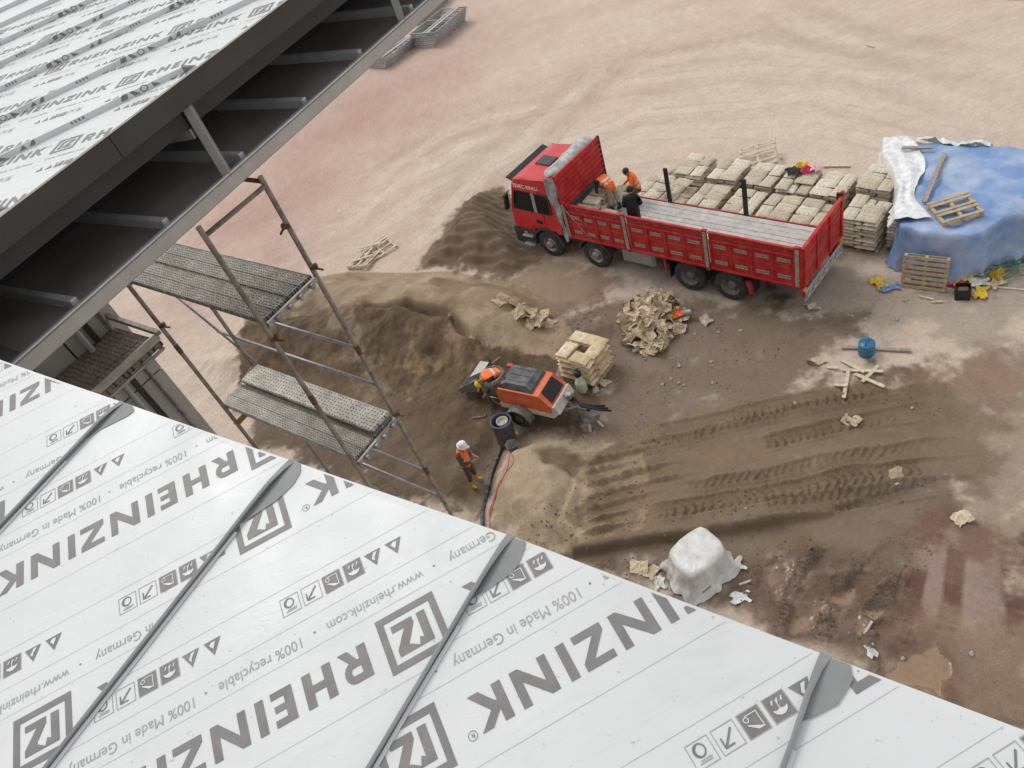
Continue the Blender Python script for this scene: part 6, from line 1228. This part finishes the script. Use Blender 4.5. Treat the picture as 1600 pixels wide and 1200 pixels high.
# ------------------------------------------------------------------ people
m_skin = mat('skin', (.36, .20, .13), .6, 0, .08, 10); m_hi = mat('hi_vis_orange', (.90, .155, .012), .65, 0, .12, 9); m_strip = mat('reflective_strip', (.55, .55, .52), .35)
def person(label, loc, rz, J, shirt, trousers, boots, vest=None, helmet=None, hair=(.03, .025, .02), curl=.4, bulk=1.1):
    D = dict(pelvis=(0, 0, .95), spine=(.01, 0, 1.14), chest=(0, 0, 1.34), neck=(.0, 0, 1.50), head=(.025, 0, 1.60), crown=(.02, 0, 1.70),
             shL=(0, .18, 1.42), elL=(-.02, .25, 1.14), wrL=(.08, .24, .90), shR=(0, -.18, 1.42), elR=(-.02, -.25, 1.14), wrR=(.08, -.24, .90),
             hiL=(0, .09, .90), knL=(.03, .10, .50), anL=(-.01, .11, .09), toL=(.16, .12, .04), hiR=(0, -.09, .90), knR=(.03, -.10, .50), anR=(-.01, -.11, .09), toR=(.16, -.12, .04))
    D.update(J); D = {k: V(v) for k, v in D.items()}
    RAD = dict(pelvis=.145, spine=.135, chest=.15, neck=.06, head=.092, crown=.075, shL=.075, elL=.052, wrL=.034, shR=.075, elR=.052, wrR=.034, hiL=.10, knL=.068, anL=.048, toL=.042, hiR=.10, knR=.068, anR=.048, toR=.042)
    for k_ in ('spine', 'chest', 'pelvis', 'shL', 'shR', 'elL', 'elR', 'hiL', 'hiR', 'knL', 'knR'): RAD[k_] *= bulk
    E_ = [('pelvis', 'spine'), ('spine', 'chest'), ('chest', 'neck'), ('neck', 'head'), ('head', 'crown'), ('chest', 'shL'), ('shL', 'elL'), ('elL', 'wrL'), ('chest', 'shR'), ('shR', 'elR'), ('elR', 'wrR'), ('pelvis', 'hiL'), ('hiL', 'knL'), ('knL', 'anL'), ('anL', 'toL'), ('pelvis', 'hiR'), ('hiR', 'knR'), ('knR', 'anR'), ('anR', 'toR')]
    up_ = (D['crown'] - D['neck']).normalized(); fw = V((1, 0, 0)); fw = (fw - up_ * fw.dot(up_)).normalized() if abs(up_.x) < .95 else V((0, 0, -1))
    D['nose'] = D['head'] + fw * .105; RAD['nose'] = .018; E_.append(('head', 'nose'))
    for s_ in 'LR':
        d = (D['wr' + s_] - D['el' + s_]).normalized(); sd_ = d.cross(V((0, 0, 1))); sd_ = sd_.normalized() if sd_.length > .1 else V((0, 1, 0)); inn = sd_.cross(d).normalized()
        D['pa' + s_] = D['wr' + s_] + d * .075; RAD['pa' + s_] = .036; E_.append(('wr' + s_, 'pa' + s_))
        for f in range(4):
            b0 = D['pa' + s_] + d * .035 + sd_ * (.030 - .02 * f); L_ = (.055, .062, .058, .045)[f]; k1, k2 = 'f%s%da' % (s_, f), 'f%s%db' % (s_, f)
            D[k1] = b0 + d * L_ * .6 - inn * .012 * curl; D[k2] = b0 + d * L_ * (1.1 - .3 * curl) - inn * .05 * curl; RAD[k1] = .0095; RAD[k2] = .0085; E_ += [('pa' + s_, k1), (k1, k2)]
        D['t' + s_] = D['wr' + s_] + d * .05 + sd_ * .055 - inn * .02; D['u' + s_] = D['t' + s_] + d * .035 + sd_ * .005; RAD['t' + s_] = .011; RAD['u' + s_] = .0095; E_ += [('wr' + s_, 't' + s_), ('t' + s_, 'u' + s_)]
    keys = list(D); me = bpy.data.meshes.new('body'); me.from_pydata([D[k] for k in keys], [(keys.index(a), keys.index(c)) for a, c in E_], []); o = bpy.data.objects.new('tmp', me); C.objects.link(o)
    sk_ = o.modifiers.new('s', 'SKIN'); sk_.use_smooth_shade = True
    for i, k in enumerate(keys):
        v = me.skin_vertices[0].data[i]; r_ = RAD[k]; v.radius = (r_, r_ * (.82 if k in ('spine', 'chest', 'pelvis') else 1)); v.use_root = k == 'pelvis'
    sb = o.modifiers.new('u', 'SUBSURF'); sb.levels = 2; sb.render_levels = 2
    bpy.context.view_layer.update(); ev = bpy.data.meshes.new_from_object(o.evaluated_get(bpy.context.evaluated_depsgraph_get())); bpy.data.objects.remove(o)
    ev.materials.clear()
    ms = [mat('skin', (0, 0, 0)), shirt, trousers, boots]
    for m in ms: ev.materials.append(m)
    bones = [(D[a], D[c], a, c) for a, c in E_]
    def region(p):
        best = None
        for a, c, na, nc in bones:
            ab = c - a; t = max(0, min(1, (p - a).dot(ab) / max(ab.length_squared, 1e-9))); d = (p - a - ab * t).length - (RAD[na] * (1 - t) + RAD[nc] * t)
            if best is None or d < best[0]: best = (d, na, nc, t)
        return best
    torso = []; mi = []
    for pl_ in ev.polygons:
        d, na, nc, t = region(pl_.center); k = 0
        if nc in ('spine', 'chest') or nc[:2] in ('sh', 'el') or (nc[:2] == 'wr' and t < .85) or (nc == 'neck' and t < .6): k = 1
        elif nc[:2] in ('hi', 'kn') or (nc[:2] == 'an' and t < .45): k = 2
        elif nc[:2] in ('an', 'to'): k = 3
        mi.append(k); pl_.use_smooth = True
        if vest and (nc in ('spine', 'chest') or (nc[:2] == 'sh' and t < .95) or (nc == 'neck' and t < .45) or (nc[:2] == 'hi' and t < .15)): torso.append(pl_.index)
    ev.polygons.foreach_set('material_index', mi)
    root = thing('person', label, 'person', loc, rz); link('body', ev, root)
    if vest:
        vid = {}; vv = []; ff = []; fm = []; ax_ = D['chest'] - D['pelvis']
        for i in torso:
            f = []
            for v in ev.polygons[i].vertices:
                if v not in vid: vid[v] = len(vv); vv.append(ev.vertices[v].co + ev.vertices[v].normal * .016)
                f.append(vid[v])
            ff.append(f); h_ = (ev.polygons[i].center - D['pelvis']).dot(ax_) / ax_.length_squared; fm.append(1 if .28 < h_ < .42 or .62 < h_ < .74 else 0)
        b = MB(); b.add(vv, ff, 0, True); b.m = fm; b.build('vest', [m_hi, m_strip], root)
    if helmet:
        b = MB(); c = D['crown'] - up_ * .045; b.lathe([(.145, -.01), (.128, .005), (.122, .05), (.095, .105), (.05, .135), (0, .142)], c, up_, 18); b.add([c + fw * .11 + fw.cross(up_) * .07, c + fw * .11 - fw.cross(up_) * .07, c + fw * .19 - fw.cross(up_) * .04 - up_ * .01, c + fw * .19 + fw.cross(up_) * .04 - up_ * .01], [[0, 1, 2, 3]]); b.build('helmet', helmet, root)
    else:
        b = MB(); c = D['head'] + up_ * .045 - fw * .018; b.lathe([(.088, -.05), (.106, -.01), (.105, .04), (.085, .09), (.04, .115), (0, .118)], c, up_, 14); b.build('hair', mat('hair_%.3f' % hair[0], hair, .8), root)
    b = MB(); sd_ = fw.cross(up_)
    for s_ in (-1, 1): b.lathe([(0, -.009), (.010, 0), (0, .009)], D['head'] + fw * .088 + sd_ * .032 * s_ + up_ * .022, up_, 8)
    b.box(D['head'] + fw * .088 - up_ * .045, (.012, .045, .010)); b.build('eyes_and_mouth', m_blk, root)
    b = MB()
    for s_ in (-1, 1): b.lathe([(0, -.03), (.016, -.015), (.018, .01), (0, .03)], D['head'] + sd_ * .095 * s_, up_, 8)
    b.build('ears', m_skin, root)
    return root
m_dark = mat('dark_cloth', (.035, .032, .036), .85, 0, .2, 12); m_brown = mat('brown_trousers', (.085, .065, .06), .85, 0, .2, 12); m_beige = mat('beige_trousers', (.36, .31, .25), .85, 0, .15, 10); m_boot = mat('yellow_boots', (.62, .42, .03), .5, 0, .12, 8); m_shoe = mat('dark_shoes', (.03, .027, .025), .7); m_jack = mat('black_jacket', (.014, .014, .016), .75, 0, .3, 9)
m_whelm = mat('white_helmet', (.8, .8, .79), .3); m_yhelm = mat('yellow_helmet', (.78, .55, .02), .35)
person('worker in orange vest, white helmet and yellow boots standing on the sand', gp(-1.90, 13.84, .0), R(-20), dict(neck=(.06, 0, 1.50), head=(.13, 0, 1.585), crown=(.15, 0, 1.69), chest=(.02, 0, 1.34), elL=(.03, .24, 1.14), wrL=(.26, .10, 1.10), elR=(.02, -.25, 1.13), wrR=(.24, -.08, 1.08), knL=(.04, .12, .5), anL=(.02, .14, .09), toL=(.18, .16, .04), anR=(-.10, -.12, .09), toR=(.06, -.15, .04), knR=(-.02, -.11, .5)), m_brown, m_brown, m_boot, True, m_whelm)
fz = gh(-.25, 16.25)
person('worker in orange vest and yellow helmet bending over the mixing vessel', (-.20, 16.28, fz), R(198), dict(pelvis=(0, 0, .92), spine=(.18, 0, 1.04), chest=(.38, 0, 1.08), neck=(.54, 0, 1.06), head=(.64, 0, 1.02), crown=(.73, 0, .99), shL=(.42, .18, 1.08), shR=(.42, -.18, 1.08), elL=(.52, .26, .84), wrL=(.68, .20, .70), elR=(.50, -.26, .84), wrR=(.66, -.20, .70), hiL=(.0, .09, .88), hiR=(0, -.09, .88)), m_dark, m_dark, m_shoe, True, m_yhelm)
zf = ZF + .005
w_ = tp(1.95, 1.50, zf); person('worker in orange vest and beige trousers bending over the sacks on the lorry bed', w_, TH + R(172), dict(pelvis=(0, 0, .94), spine=(.14, 0, 1.10), chest=(.34, 0, 1.16), neck=(.50, 0, 1.10), head=(.58, 0, 1.02), crown=(.64, 0, .95), shL=(.38, .18, 1.15), shR=(.38, -.18, 1.15), elL=(.44, .24, .88), wrL=(.52, .18, .66), elR=(.44, -.24, .88), wrR=(.52, -.18, .66), toL=(.16, .14, .04), knL=(.06, .12, .5), knR=(-.02, -.12, .5), anR=(-.12, -.13, .09), toR=(.05, -.14, .04)), m_dark, m_beige, m_shoe, True, None)
w_ = tp(2.38, 2.22, zf); person('worker in orange vest crouching at the far edge of the lorry bed with a sack', w_, TH + R(215), dict(pelvis=(-.10, 0, .50), spine=(-.02, 0, .70), chest=(.08, 0, .90), neck=(.16, 0, 1.05), head=(.22, 0, 1.14), crown=(.24, 0, 1.24), shL=(.10, .18, .97), shR=(.10, -.18, .97), elL=(.16, .30, .74), wrL=(.36, .22, .62), elR=(.16, -.30, .74), wrR=(.36, -.22, .62), hiL=(-.08, .10, .48), hiR=(-.08, -.10, .48), knL=(.26, .20, .50), knR=(.26, -.20, .50), anL=(.06, .16, .09), anR=(.06, -.16, .09), toL=(.24, .18, .04), toR=(.24, -.18, .04)), m_hi, m_brown, m_shoe, True, None)
o = put_bag(BAGS, *tuple(tp(2.38 - .50 * math.cos(R(35)) + .06, 2.22 - .50 * math.sin(R(35)) + .0, zf + .48)), TH + R(300), 'cement sack held by the crouching worker on the lorry bed', None)
w_ = tp(3.42, .55, zf); person('man in black hooded jacket standing in the lorry bed at its near side', w_, TH + R(120), dict(neck=(.05, 0, 1.49), head=(.10, 0, 1.57), crown=(.11, 0, 1.67), elL=(.02, .27, 1.14), wrL=(.20, .14, 1.02), elR=(.02, -.27, 1.14), wrR=(.20, -.14, 1.02)), m_jack, m_dark, m_shoe, None, None, (.012, .012, .013), bulk=1.38)
